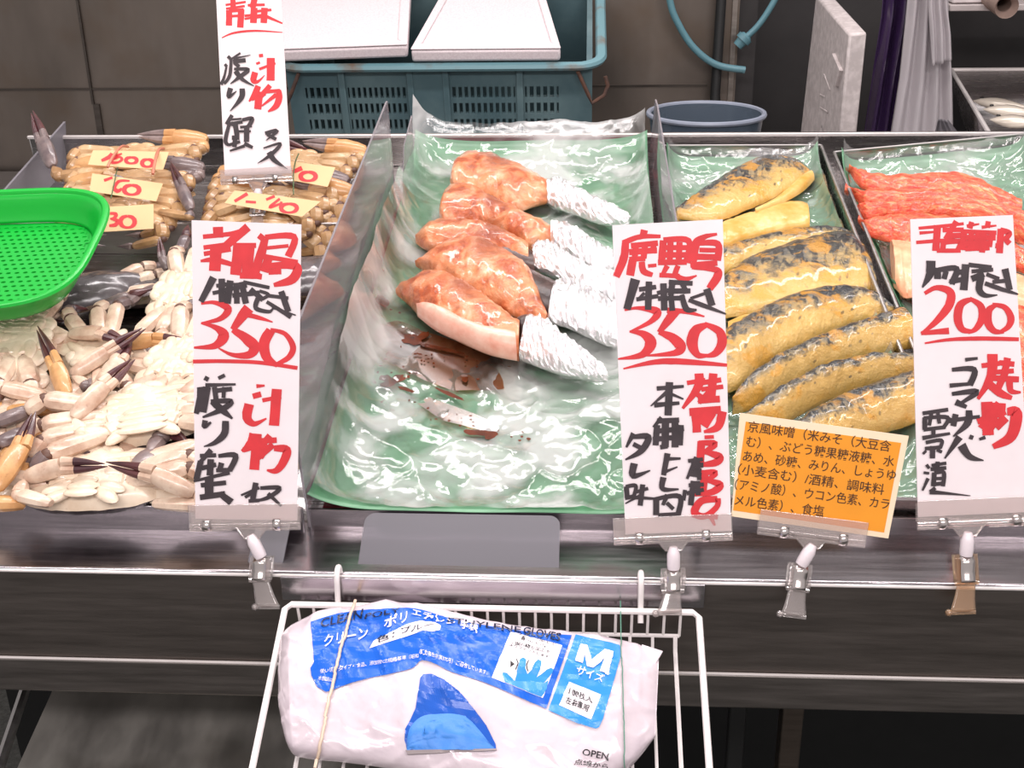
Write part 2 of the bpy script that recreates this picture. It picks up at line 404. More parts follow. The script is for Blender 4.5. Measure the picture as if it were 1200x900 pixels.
# the crate stands propped up at the back, leaning towards the stall
CC = Vector(((CX0+CX1)/2, (CY0+CY1)/2, CZ0))
MT = Matrix.Translation(CC+Vector((0, 0.082, 0.058))) @ Matrix.Rotation(radians(14), 4, 'X') @ Matrix.Translation(-CC)
cr.matrix_world = MT @ Matrix.Translation(CC)
o = MB().prism([(CC.x-0.28, 2.84, 0.73), (CC.x-0.28, 2.985, 0.73), (CC.x-0.28, 2.985, 0.835), (CC.x-0.28, 2.84, 0.80)], (0.56, 0, 0)).build('timber_block', plain('timber', rgb(120, 96, 70), 0.7), smooth=False); tag(o, 'timber block under the back edge of the blue-grey crate', 'block')
# ---- foam lids lying on the crate
M_foam = NM('white_foam'); vo = M_foam.n('TexVoronoi', Scale=260.0); M_foam.l(M_foam.coord(), vo.inputs['Vector'])
M_foam.base(M_foam.ramp(vo.outputs['Distance'], [(0.2, rgb(214, 202, 204)), (0.9, rgb(202, 188, 191))])); M_foam.setp(Roughness=0.6); M_foam.bump(vo.outputs['Distance'], 0.15, 0.001); M_foam = M_foam.m
def foamlid(x0, x1, dz, skew, label):
    y0, y1, t = 2.478, 2.90, 0.026
    z = CZ1+0.0055
    o = thing('foam_slab', ((x0+x1)/2, (y0+y1)/2, z), label, 'foam slab')
    def Q(x, y, zz): return (x+skew[0]*(y-y0), y, zz+dz*(x-x0)/(x1-x0))
    outer = [(x0, y0), (x1, y0), (x1+skew[1], y1), (x0, y1)]
    m = MB().prism([Q(a, b, z) for a, b in outer], (0, 0, t)); m.build('slab_body', M_foam, o, bevel=0.006)
    m = MB(); i = 0.022   # raised border moulded on the top
    cs = [Vector(Q(a, b, z+t)) for a, b in outer]; c = sum(cs, Vector())/4
    inn = [p+(c-p).normalized()*0.034 for p in cs]
    for k in range(4):
        j = (k+1) % 4; m.prism([cs[k], cs[j], inn[j], inn[k]], (0, 0, 0.004))
    m.build('raised_border', M_foam, o, bevel=0.002)
    o.matrix_world = MT @ Matrix.Translation(o['_o']); return o
foamlid(-0.70, -0.362, 0.010, (-0.10, -0.0), 'left white foam slab lying across the crate, its corner behind the card')
foamlid(-0.356, -0.052, 0.0, (0.10, -0.10), 'right white foam slab lying on the crate beside its open corner')
MB_scr = MB()
# ---- bucket
M_bucket = glassy('bucket_plastic', (0.55, 0.62, 0.68, 1), 0.5, rgb(98, 110, 124), 0.2, 0.8)
bk = thing('plastic_bucket', (0.237, 2.40, 0.73), 'round grey-blue translucent plastic bucket on the bench behind the mackerel', 'bucket')
MB().lathe((0.237, 2.40, 0.73), [(0.0, 0.0), (0.078, 0.0), (0.084, 0.006), (0.112, 0.262), (0.108, 0.262), (0.081, 0.01), (0.0, 0.008)], 48).build('bucket_body', M_bucket, bk)
MB().tube([Vector((0.237+0.1135*cos(2*pi*k/48), 2.40+0.1135*sin(2*pi*k/48), 0.992)) for k in range(48)], 0.0052, 8, closed=True, upv=(0, 0, 1)).build('bucket_rim', plain('bucket_rim_plastic', rgb(128, 134, 148), 0.35), bk)
# ---- hose on the wall
M_hose = plain('hose_rubber', rgb(84, 124, 134), 0.4, 0, 0.1, 20)
hs = thing('water_hose', (0.36, 3.0, 1.0), 'pale blue rubber hose hanging in a loop on the steel wall', 'hose')
pts = catmull([tuple(yh(a, b, 2.99)) for a, b in ((782, -60), (785, 0), (797, 32), (815, 58), (840, 76), (873, 82))], 8)
MB().tube(pts, 0.0085, 10).build('hose_loop', M_hose, hs)
pts = catmull([tuple(yh(a, b, 2.99)) for a, b in ((940, -60), (908, 0), (890, 28), (874, 44))], 8)
MB().tube(pts, 0.0075, 10).build('hose_end', M_hose, hs)
a = yh(876, 41, 2.99); b = yh(864, 54, 2.99); dv = (b-a)
nz_ = MB().tube([a, a+dv*0.15, a+dv*0.16, a+dv*0.5, a+dv*0.52, b], [0.011, 0.016, 0.019, 0.019, 0.014, 0.012], 10)
nz_.build('hose_nozzle', M_hose, hs)
o = MB().tube([yh(849, -60, 3.01), yh(838, 112, 3.01), yh(838, 125, 3.01)], [0.0125, 0.0125, 0.016], 10).build('wall_pipe', M_black); tag(o, 'thin black upright pipe on the steel wall above the bucket', 'pipe')
# ---- upright foam board
fb = thing('foam_board', (0.55, 2.75, 0.73), 'thick white foam box lid standing on edge beside dark sheeting', 'foam lid')
P = [Vector((0.553, 2.56, 0.73)), Vector((0.566, 2.56, 0.73)), Vector((0.566, 2.96, 0.73)), Vector((0.526, 2.96, 0.73))]
q = [yh(981, 185, 2.56), yh(1001, 185, 2.56), yh(1016, 38, 2.56), yh(995, 40, 2.56)]
for v in q[:2]: v.z = 0.732
b0, b1 = yh(934, 185, 2.95), yh(956, -5, 2.95); b0.z = 0.732
lean = q[3]-q[0]
bx = [q[0], q[1], q[2], q[3]]; bk2 = [b0, b0+(q[1]-q[0]), b1+(q[2]-q[3]), b1]
vs = bx+bk2
fs = [(0, 1, 2, 3), (7, 6, 5, 4), (0, 4, 5, 1), (1, 5, 6, 2), (2, 6, 7, 3), (3, 7, 4, 0)]
M_foam2 = noisecol('shaded_foam', rgb(178, 168, 166), rgb(200, 190, 188), 60, 0.6, bump=0.2)  # white foam greyed: the board's shade is put into its colour
MB().add(vs, fs).build('board_slab', M_foam2, fb, bevel=0.005)
# moulded ridges on the broad face
nrm = (bk2[0]-bx[0]).cross(bx[3]-bx[0]).normalized()
if nrm.x > 0: nrm = -nrm
def face(a, b):
    lo = bx[0].lerp(bk2[0], a); hi = bx[3].lerp(bk2[3], a); return lo.lerp(hi, b)
m = MB()
for pa in [[(0.45, 0.32), (0.30, 0.36), (0.42, 0.42), (0.5, 0.37), (0.40, 0.31)], [(0.5, 0.5), (0.3, 0.52), (0.4, 0.58), (0.55, 0.56)], [(0.3, 0.64), (0.5, 0.68)], [(0.55, 0.22), (0.35, 0.24), (0.45, 0.28)]]:
    m.tube([face(x, y)+nrm*0.001 for x, y in pa], 0.003, 6)
m.build('moulded_marks', M_foam2, fb)
m = MB().add([face(0.12, 0.70)+nrm*0.008, face(0.30, 0.78)+nrm*0.008, face(0.28, 0.84)+nrm*0.008, face(0.05, 0.80)+nrm*0.008, face(0.12, 0.70), face(0.30, 0.78), face(0.28, 0.84), face(0.05, 0.80)], [(0, 1, 2, 3), (0, 4, 5, 1), (1, 5, 6, 2), (2, 6, 7, 3), (3, 7, 4, 0)])
m.build('moulded_tab', M_foam2, fb)
# ---- purple plastic roll, clear bag, shelf
M_purp = NM('purple_film'); M_purp.base(rgb(54, 36, 70)); M_purp.setp(Roughness=0.22, Specular_IOR_Level=0.8); M_purp = M_purp.m
def drape(pl, pr, y, folds, amp, rows=24, cols=48, ph=0.0):
    """hanging sheet between a left and a right pixel outline (lists of (px,py) top to bottom)"""
    L = [yh(a, b, y) for a, b in pl]; R = [yh(a, b, y) for a, b in pr]
    def fn(a, b):
        l = Vector([lerp([p[i] for p in L], b) for i in range(3)]); r = Vector([lerp([p[i] for p in R], b) for i in range(3)])
        p = l.lerp(r, a); w = (r-l).length
        p.y += amp*sin(folds*2*pi*a+ph+2*b) + amp*0.6*nz(a*6, b*2, ph) - 0.04*sin(pi*a)*w*3
        return p
    return MB().grid(fn, cols, rows)
o = drape([(1040, -60), (1034, 20), (1024, 90), (1008, 200)], [(1072, -60), (1068, 20), (1058, 90), (1044, 200)], 2.66, 2.5, 0.012).build('plastic_sheeting', M_purp, solid=0.002); tag(o, 'dark purple plastic sheeting hanging beside the upright foam board', 'plastic sheet')
M_bag = glassy('milky_plastic', (0.85, 0.83, 0.84, 1), 0.62, (0.62, 0.57, 0.59, 1), 0.15, 0.7)
bag = thing('clear_bag', tuple(yh(1080, 175, 2.56)), 'milky clear plastic bags hanging right of the purple sheeting', 'plastic bag')
drape([(1070, -60), (1063, 20), (1055, 90), (1042, 168)], [(1110, -60), (1110, 20), (1114, 90), (1117, 172)], 2.56, 3.5, 0.010, ph=1.0).build('bag_sheet', M_bag, bag, solid=0.001)
drape([(1086, -60), (1088, 10), (1090, 40), (1092, 77)], [(1109, -60), (1110, 10), (1114, 40), (1116, 70)], 2.52, 2.5, 0.006, ph=2.0).build('bag_flap', M_bag, bag, solid=0.001)
o = drape([(1100, 140), (1096, 160), (1092, 172), (1085, 188)], [(1110, 140), (1125, 158), (1133, 170), (1140, 188)], 2.3, 1, 0.008).build('dark_scrap', plain('dark_plastic', rgb(92, 88, 92), 0.35), solid=0.002); tag(o, 'dark grey plastic scrap poking up behind the red fillet tray', 'plastic scrap')
sh = thing('wall_shelf', tuple(yh(1160, 8, 2.9)), 'pale shelf edge at the top right above the fish tray', 'shelf')
a = yh(1112, 9, 2.9)
MB().box((a.x+0.4, 3.02, a.z), (0.80, 0.26, 0.014)).build('shelf_board', plain('shelf_paint', rgb(170, 160, 158), 0.45), sh, bevel=0.002)
for dx in (0.05, 0.7): MB().box((a.x+dx, 3.22, a.z+0.02), (0.02, 0.18, 0.10)).build('bracket', M_dull, sh)
o = MB().box((a.x+0.045, 2.96, a.z+0.04), (0.075, 0.11, 0.062)).build('carton', plain('white_card', rgb(205, 195, 195), 0.6), bevel=0.003); tag(o, 'small white carton standing on the shelf at the top right', 'carton')
q = yh(1180, 8, 2.80)
tb = MB().lathe(q, [(0.0155, 0.02), (0.0255, 0.0), (0.0262, 0.004), (0.0262, 0.42), (0.0155, 0.42), (0.0155, 0.02)], 28, R=Matrix.Rotation(-pi/2+0.1, 3, 'X'))
o = tb.build('cardboard_tube', plain('brown_card', rgb(140, 118, 108), 0.7)); tag(o, 'round cardboard tube end sticking out from the shelf at the top right', 'tube')
# ---- fish tray at the back right
ft = thing('fish_tray', (1.05, 2.6, 0.73), 'deep stainless tray of small silver fish at the back right', 'tray')
Z = 0.97; A = zh(1115, 82, Z); B = zh(1172, 178, Z)
ex = Vector((0.5, 0, 0)); 
top = [B, A, A+ex, B+ex]; ins = Vector((0.025, 0, 0)); bot = [B+Vector((0.03, 0.03, -0.11)), A+Vector((0.03, -0.03, -0.11)), A+ex+Vector((-0.03, -0.03, -0.11)), B+ex+Vector((-0.03, 0.03, -0.11))]
m = MB().add(top+bot, [(0, 1, 5, 4), (1, 2, 6, 5), (2, 3, 7, 6), (3, 0, 4, 7), (4, 5, 6, 7)]); m.build('tray_body', M_steel, ft, solid=0.003)
MB().tube(top, 0.005, 8, closed=True, upv=(0, 0, 1)).build('tray_rim', M_edge, ft)
MB().box((1.14, 2.65, 0.79), (0.36, 0.6, 0.12)).build('tray_stand', M_black, ft)
M_silver = NM('silver_fish_skin'); uvn = M_silver.coord('UV'); sp = M_silver.n('SeparateXYZ'); M_silver.l(uvn, sp.inputs[0])
M_silver.base(M_silver.ramp(sp.outputs[1], [(0.0, rgb(225, 215, 200)), (0.45, rgb(190, 178, 165)), (0.62, rgb(92, 84, 80)), (1.0, rgb(60, 54, 52))])); M_silver.setp(Roughness=0.22, Metallic=0.2); M_silver = M_silver.m
M_eye = plain('fish_eye', rgb(20, 18, 18), 0.1)
def small_fish(px0, px1, py0, py1, n, label):
    a = zh(px0, py0, n); b = zh(px1, py1, n); d = (b-a); L = d.length; d.normalize(); s = Vector((0, 0, 1)).cross(d)
    if s.y < 0: s = -s
    hw = [0.05, 0.55, 0.85, 1.0, 0.95, 0.75, 0.5, 0.25, 0.18]
    def fn(u, v):
        q = 2*pi*v; w_ = 0.021*lerp(hw, u)
        return a + d*(L*u) + s*(w_*cos(q)) + Vector((0, 0, 0.7*w_*sin(q)))
    o = thing('silver_fish', tuple(a), label, 'fish', 'small fish in the back tray')
    m = MB(); m.grid(fn, 24, 14); 
    for i, k in enumerate(m.uv): m.uv[k] = (m.uv[k][0], 0.5+0.5*cos(2*pi*m.uv[k][1]))
    m.build('fish_body', M_silver, o)
    t = a+d*L*0.97
    MB().prism([t, t+d*0.03+s*0.025, t+d*0.022, t+d*0.03-s*0.025], (0, 0, 0.002)).build('tail', M_silver, o)
    e = a+d*(L*0.13)+s*0.003+Vector((0, 0, 0.0098)); MB().ell(e, (0.005, 0.005, 0.0025)).build('eye', M_eye, o)
    return o
small_fish(1140, 1215, 118, 128, 0.905, 'farthest silver fish in the back tray, pale side up')
small_fish(1152, 1225, 128, 134, 0.915, 'middle silver fish in the back tray with a dark round eye')
small_fish(1160, 1230, 140, 146, 0.915, 'nearest silver fish in the back tray, beside the tray side')
small_fish(1225, 1148, 104, 106, 0.90, 'dark-backed silver fish lying along the far end of the back tray')
# ================================================================ trays, green liners, clear film
M_liner = noisecol('green_paper', rgb(96, 150, 112), rgb(120, 168, 134), 14, 0.35, (0.35, 0.65), 0.15)
M_film = glassy('wet_film', (0.96, 0.97, 0.96, 1), 0.06, (0.72, 0.72, 0.71, 1), 0.05, 1.5, patches=(8.5, 0.44, 0.60, 0.55), wrinkle=0.05)
M_film2 = glassy('tray_film', (0.95, 0.95, 0.95, 1), 0.10, (0.75, 0.74, 0.73, 1), 0.05, 1.7, patches=(9.0, 0.48, 0.66, 0.40), wrinkle=0.06)
M_red = plain('red_plastic', rgb(150, 26, 40), 0.3)
def ridged(x, y, s, seed=0.0):
    """sharp creases of crumpled film"""
    a = 1-abs(noise.noise(Vector((x*s, y*s, seed)))*2.0); b = 1-abs(noise.noise(Vector((x*s*2.3+5, y*s*1.7, seed+9)))*2.0)
    return max(0, a)**3*0.7 + max(0, b)**3*0.35
X0, X1, V0, V1 = -0.299, 0.106, -0.004, 0.975
def liner_n(x, v):
    e, g, t = x-X0, X1-x, V1-v
    n = -0.012 + 0.022*exp(-e/0.03) + 0.020*exp(-g/0.03) + 0.040*exp(-t/0.04) + 0.010*exp(-(v-V0)/0.02)
    return n + 0.004*nz(x*9, v*7, 2.0)
def gl(a, b): x, v = X0+(X1-X0)*a, V0+(V1-V0)*b; return tw(x, v, liner_n(x, v))
o = MB().grid(gl, 60, 90).build('green_liner', M_liner, solid=0.0008); tag(o, 'wide wet green paper liner under the clear film of the tuna tray', 'liner paper')
rt = thing('red_tray', tuple(tw(-0.1, 0.5, -0.034)), 'shallow red plastic tray whose red rim shows behind the tuna pieces', 'tray')
m = MB(); tbox(m, X0+0.005, X1-0.004, 0.03, 0.99, -0.034, -0.026); m.build('tray_floor', M_red, rt, bevel=0.002)
m = MB(); tbox(m, X0+0.05, X1-0.004, 0.978, 0.992, -0.026, 0.012); m.build('tray_rim', M_red, rt, bevel=0.003)
def film_n(x, v):
    e, g, t = x-X0, X1-x, V1-v
    n = liner_n(x, v)+0.003
    n += 0.009*ridged(x, v, 8.0, 1.0)*(0.25+0.75*min(1, max(0, nz(x*3.1, v*2.3, 4.0)+0.6)))
    n += 0.012*max(0, nz(x*5, v*4, 11.0)) + 0.0016*nz(x*38, v*30, 7.0) + 0.0017*ridged(x+0.3*v, v-0.4*x, 22, 3.0)
    n += (0.085*min(1, v/0.4+0.3)*(1-0.55*min(1, max(0, (v-0.6)/0.3))))*exp(-max(0, e)/0.018) + 0.050*exp(-max(0, g)/0.016)*min(1, v*2+0.2)*(1-0.7*min(1, max(0, (v-0.7)/0.25))) + 0.024*exp(-max(0, t)/0.02)
    return n
def gf(a, b):
    # columns crowd towards the two sides where the film climbs
    s = a + 0.055*sin(2*pi*a)*-1.0
    x, v = X0+0.003+(X1-X0-0.008)*s, V0+0.002+(V1-V0)*b
    n = film_n(x, v); e = max(0, x-X0)
    return tw(x+0.006*nz(v*14, x*3, 3)*exp(-e/0.02), v, n)
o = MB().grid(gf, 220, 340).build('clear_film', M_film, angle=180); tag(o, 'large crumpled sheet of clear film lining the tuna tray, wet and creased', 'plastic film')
def film_at(px, py):
    n = 0.0
    for _ in range(5):
        x, v = th(px, py, n); n = film_n(x, v)
    return x, v, n
def spill_at(px, py):
    n = 0.0
    for _ in range(5):
        x, v = th(px, py, n); n = liner_n(x, v)+0.0085+0.012*max(0, nz(x*5, v*4, 11.0))
    return x, v, n
# brown sauce splashed on the film
M_sauce = plain('brown_sauce', rgb(96, 44, 22), 0.12, 0, 0.4, 60, 0, 0.6)
M_sauce_thin = glassy('thin_sauce', rgb(205, 160, 120), 0.22, rgb(150, 90, 55), 0.2, 0.4)
m = MB()
def blot(px, py, rx, ry, ang=0.0, mi=0, k=14):
    c, s_ = cos(radians(ang)), sin(radians(ang)); pts = []; sd = random.random()*50
    for i in range(k):
        q = 2*pi*i/k; r = 1+0.55*nz(cos(q)*1.6+sd, sin(q)*1.6, sd)
        dx, dy = rx*r*cos(q), ry*r*sin(q); pts.append((px+dx*c-dy*s_, py+dx*s_+dy*c))
    vs = []
    NR = 1 if max(rx, ry) < 4 else 5
    for a, b in [(px, py)]+[(px+(a-px)*(j+1)/NR, py+(b-py)*(j+1)/NR) for j in range(NR) for a, b in pts]:
        x, v, n = spill_at(a, b); vs.append(tw(x, v, n-0.003*mi))
    m.add(vs, [(0, 1+i, 1+(i+1) % k) for i in range(k)]+[(1+j*k+i, 1+(j+1)*k+i, 1+(j+1)*k+(i+1) % k, 1+j*k+(i+1) % k) for j in range(NR-1) for i in range(k)], mi)
random.seed(21)
for b in [(482, 398, 14, 6, 5), (497, 393, 9, 4, -30), (470, 392, 18, 2.2, 12), (462, 446, 15, 5, -22), (452, 443, 8, 4, 0), (528, 462, 16, 2, 22), (545, 444, 4, 3, 0), (563, 507, 16, 4, 6), (575, 509, 8, 5, 0), (448, 352, 10, 6, 30), (440, 372, 6, 2, 40), (515, 408, 26, 2.0, 12), (476, 456, 10, 2, 15)]: blot(*b)
for _ in range(46): blot(random.uniform(430, 560), random.uniform(400, 460), random.uniform(0.8, 2.2), random.uniform(0.6, 1.4))
for _ in range(26):
    t_ = random.random(); blot(450+t_*180+random.gauss(0, 6), 465+t_*55+random.gauss(0, 5), random.uniform(0.8, 2.4), random.uniform(0.6, 1.5))
for _ in range(34): blot(random.uniform(418, 470), random.uniform(250, 400), random.uniform(0.7, 2.2), random.uniform(0.7, 1.6))
for b in [(520, 430, 75, 20, 18, 1), (540, 485, 60, 9, 20, 1), (470, 390, 30, 14, 10, 1), (520, 402, 70, 10, 14, 1)]: blot(*b)
o = m.build('sauce_spill', [M_sauce, M_sauce_thin], angle=180); tag(o, 'dark brown sauce drops and smears splashed on the film below the tuna', 'sauce', kind='stuff')

# ================================================================ tuna pieces with foil handles
def ring(mb, top, bot, n0, h, nu=40, nv=20, tilt=0.0, rough=0.0, seed=0.0, floor=-0.35, m=0, sm=6, prof=None, fine=40):
    T = catmull(top, sm); B = catmull(bot, sm)
    Tw = [Vector(tp(a, b, n0+tilt)) for a, b in T]; Bw = [Vector(tp(a, b, n0)) for a, b in B]
    wmax = max((t-b).length for t, b in zip(lsamp(Tw, 20), lsamp(Bw, 20)))/2
    def fn(u, v):
        t, b = at(Tw, u), at(Bw, u); mid = (t+b)/2; hf = (t-b)/2; q = 2*pi*v
        hh = h*sqrt(max(0.0, hf.length/wmax))*(prof(u) if prof else 1)
        s = sin(q)
        p = mid + hf*cos(q) + TN*(hh*(s if s > 0 else s*(-floor)))
        if rough and s > -0.3:
            k = rough*(noise.noise(p*fine+Vector((seed, 0, 0)))*1.0 + 0.5*noise.noise(p*fine*2.6)); p = p + TN*k + hf.normalized()*(k*0.5*cos(q) if hf.length > 1e-6 else 0)
        return p
    o = len(mb.v); mb.grid(fn, nu, nv, m)
    for i in range(o, len(mb.v)):
        u, v = mb.uv[i]; mb.uv[i] = (u, abs(1-2*v))
    mb.f += [tuple(o+j for j in range(nv, -1, -1)), tuple(o+nu*(nv+1)+j for j in range(nv+1))]; mb.m += [m, m]
    return mb
def at(P, u):
    x = max(0, min(1, u))*(len(P)-1); i = min(int(x), len(P)-2); return P[i].lerp(P[i+1], x-i)
def lsamp(P, n): return [at(P, i/n) for i in range(n+1)]
M_tuna = NM('glazed_tuna'); f1 = M_tuna.noise(22, 6, 0.6, None, 0.8); f2 = M_tuna.noise(55, 4, 0.6)
c1 = M_tuna.ramp(f1, [(0.25, rgb(112, 40, 22)), (0.40, rgb(186, 92, 52)), (0.52, rgb(220, 138, 92)), (0.66, rgb(238, 176, 140)), (0.8, rgb(206, 96, 70))])
f3 = M_tuna.noise(9, 3, 0.5); c1 = M_tuna.mix(M_tuna.ramp(f3, [(0.50, 0), (0.66, 0.75)]), c1, rgb(132, 50, 28)); c1 = M_tuna.mix(M_tuna.ramp(f3, [(0.34, 0.6), (0.46, 0)]), c1, rgb(206, 150, 104)); M_tuna.base(M_tuna.mix(M_tuna.ramp(f2, [(0.5, 0), (0.72, 0.5)]), c1, rgb(110, 44, 24))); M_tuna.setp(Roughness=0.28, Coat_Weight=0.5, Coat_Roughness=0.08); M_tuna.bump(M_tuna.math('ADD', f2, f1), 0.7, 0.005); M_tuna = M_tuna.m
M_tskin = noisecol('tuna_skin', rgb(46, 32, 30), rgb(104, 80, 74), 30, 0.3, (0.35, 0.7), 0.3)
M_pale = noisecol('pale_tuna', rgb(224, 150, 128), rgb(240, 196, 176), 26, 0.25, (0.35, 0.65), 0.3)
M_foil = NM('crinkled_foil'); vv = M_foil.noise(160, 5, 0.7, None, 2.0); v2 = M_foil.n('TexVoronoi', Scale=120.0); nn_ = M_foil.n('TexNoise', Scale=60.0, Detail=3.0); M_foil.l(M_foil.coord(), nn_.inputs['Vector']); va = M_foil.n('VectorMath', _operation='MULTIPLY_ADD'); M_foil.l(nn_.outputs['Color'], va.inputs[0]); va.inputs[1].default_value = (0.03, 0.03, 0.03); M_foil.l(M_foil.coord(), va.inputs[2]); M_foil.l(va.outputs[0], v2.inputs['Vector'])
M_foil.base((0.93, 0.91, 0.92, 1)); M_foil.setp(Metallic=0.85, Roughness=0.24); M_foil.bump(vv, 0.35, 0.004); M_foil = M_foil.m
def px4(z): return [(350+a/2.728, 120+b/2.728) for a, b in z]
def tuna(label, ft, fb, foilt, foilb, n0, h, skin=None, pale=None, seed=0):
    c = tp(*px4([ft[len(ft)//2]])[0], n0)
    o = thing('tuna_piece', tuple(c), label, 'tuna piece', 'glazed tuna pieces with foil handles')
    ring(MB(), px4(ft), px4(fb), n0, h, 70, 32, 0.004, 0.0040, seed, -0.6, fine=48).build('flesh', M_tuna, o)
    if pale: ring(MB(), px4(pale[0]), px4(pale[1]), n0+h*0.55, h*0.62, 30, 16, 0.002, 0.0015, seed+3, -0.6).build('pale_cut', M_pale, o)
    if skin: ring(MB(), px4(skin[0]), px4(skin[1]), n0-0.002, h*0.7, 30, 14, 0.0, 0.001, seed+5, -0.4).build('skin', M_tskin, o)
    ring(MB(), px4(foilt), px4(foilb), n0+0.003, h*0.8, 46, 34, 0.003, 0.0052, seed+7, -0.6, fine=150).build('foil_wrap', M_foil, o, smooth=False)
tuna('farthest glazed tuna piece, nearest the back rim of the film-lined tray', [(484, 252), (500, 205), (540, 174), (610, 180), (700, 215), (770, 245), (802, 268)], [(486, 268), (500, 282), (560, 296), (630, 322), (690, 345), (750, 330), (796, 318)],
     [(790, 268), (830, 262), (900, 295), (980, 335), (1062, 374)], [(794, 318), (820, 332), (890, 356), (970, 386), (1055, 392)], 0.010, 0.030, seed=1)
tuna('second glazed tuna piece from the back, blunt orange end', [(450, 355), (470, 300), (520, 278), (600, 310), (680, 350), (760, 385), (818, 412)], [(452, 380), (470, 392), (540, 388), (620, 405), (690, 440), (740, 466), (806, 452)],
     [(806, 402), (850, 405), (920, 440), (970, 475), (1012, 492)], [(806, 456), (850, 480), (900, 515), (950, 545), (1008, 540)], 0.012, 0.030, seed=2)
tuna('thin middle tuna piece with grey skin showing along its side', [(372, 432), (420, 402), (500, 395), (590, 402), (660, 430), (735, 470)], [(376, 446), (420, 470), (500, 476), (580, 480), (660, 500), (735, 520)],
     [(746, 470), (790, 456), (860, 500), (940, 540), (1014, 560)], [(752, 528), (800, 548), (870, 580), (950, 612), (1012, 640)], 0.016, 0.026,
     skin=([(600, 440), (640, 438), (700, 460), (750, 490)], [(600, 490), (650, 520), (700, 535), (755, 545)]), seed=3)
tuna('dark red tuna piece with the blackest glaze, second from the front', [(372, 512), (420, 490), (490, 455), (570, 452), (660, 492), (740, 552), (795, 690)], [(378, 522), (430, 552), (500, 590), (580, 632), (650, 662), (710, 690), (790, 702)],
     [(830, 588), (880, 582), (930, 610), (985, 645), (1018, 665)], [(796, 700), (850, 712), (910, 738), (970, 765), (1018, 780)], 0.016, 0.034,
     skin=([(690, 535), (740, 548), (800, 575), (840, 596)], [(720, 640), (745, 660), (780, 680), (812, 690)]), seed=4)
tuna('nearest tuna piece, largest, with a pale pink lower flap', [(310, 602), (360, 585), (420, 566), (500, 580), (580, 630), (660, 690), (708, 725)], [(314, 612), (350, 640), (400, 690), (470, 735), (550, 775), (630, 802), (704, 818)],
     [(740, 706), (780, 712), (850, 765), (920, 815), (990, 872)], [(706, 815), (750, 832), (830, 862), (910, 880), (985, 890)], 0.014, 0.036,
     skin=([(700, 712), (720, 706), (742, 705), (750, 712)], [(700, 760), (715, 768), (730, 760), (745, 745)]),
     pale=([(376, 660), (440, 672), (520, 712), (600, 742), (690, 762)], [(380, 676), (440, 720), (520, 758), (610, 796), (698, 815)]), seed=5)

# ================================================================ yellow tray and red tray
def steel_tray(name, label, x0, x1, v0, v1, roll=0.0, nrim=0.03):
    def W(x, v, n): return tw(x, v, n+(x-x0)*roll)
    o = thing(name, tuple(W((x0+x1)/2, v0, -0.03)), label, 'tray')
    nf = -0.022
    m = MB(); s = 0.006
    m.add([W(x0+s, v0+s, nf), W(x1-s, v0+s, nf), W(x1-s, v1-s, nf), W(x0+s, v1-s, nf), W(x0, v0, nrim*0.4), W(x1, v0, nrim*0.4), W(x1, v1, nrim), W(x0, v1, nrim)],
          [(0, 1, 2, 3), (0, 4, 5, 1), (1, 5, 6, 2), (2, 6, 7, 3), (3, 7, 4, 0)]); m.build('tray_body', M_steel, o, solid=0.0015, smooth=False)
    MB().tube([W(x0, v0, nrim*0.4), W(x1, v0, nrim*0.4), W(x1, v1, nrim), W(x0, v1, nrim)], 0.003, 8, closed=True, upv=TN).build('tray_rim', M_dull, o)
    def ln(x, v):
        e, g, t = x-x0-0.008, x1-x-0.008, v1-v-0.008
        return -0.017 + 0.030*exp(-max(0, e)/0.012) + 0.030*exp(-max(0, g)/0.012) + 0.034*exp(-max(0, t)/0.03) + 0.002*nz(x*12, v*9, 5) + (x-x0)*roll
    m = MB(); m.grid(lambda a, b: tw(x0+0.009+(x1-x0-0.018)*a, v0+0.012+(v1-v0-0.022)*b, ln(x0+0.009+(x1-x0-0.018)*a, v0+0.012+(v1-v0-0.022)*b)), 40, 60); m.build('green_liner', M_liner, o, solid=0.0006)
    sd = x0*10
    def fn_(a, b):
        x = x0+0.010+(x1-x0-0.020)*a; v = v0+0.014+(v1-v0-0.026)*b
        e, g, t = x-x0-0.01, x1-x-0.01, v1-v-0.012
        return tw(x, v, ln(x, v)+0.0025+0.008*ridged(x, v, 11.0, sd)+0.0025*ridged(x-0.5*v, v+0.5*x, 30, sd+2)+0.002*nz(x*60, v*60)+0.004*exp(-max(0, e)/0.006)+0.004*exp(-max(0, g)/0.006)+0.012*exp(-max(0, t)/0.01))
    return o, fn_
yt, yf = steel_tray('steel_tray', 'steel tray holding the yellow miso mackerel, lined in green paper', 0.129, 0.401, 0.012, 0.945)
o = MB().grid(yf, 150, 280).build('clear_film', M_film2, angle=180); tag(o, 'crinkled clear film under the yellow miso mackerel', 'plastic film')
rt2, rf = steel_tray('steel_tray', 'steel tray holding the red marinated fillets, raised at its right side', 0.418, 0.735, 0.012, 0.915, 0.10)
o = MB().grid(rf, 180, 280).build('clear_film', M_film2, angle=180); tag(o, 'crinkled clear film under the red marinated fillets', 'plastic film')

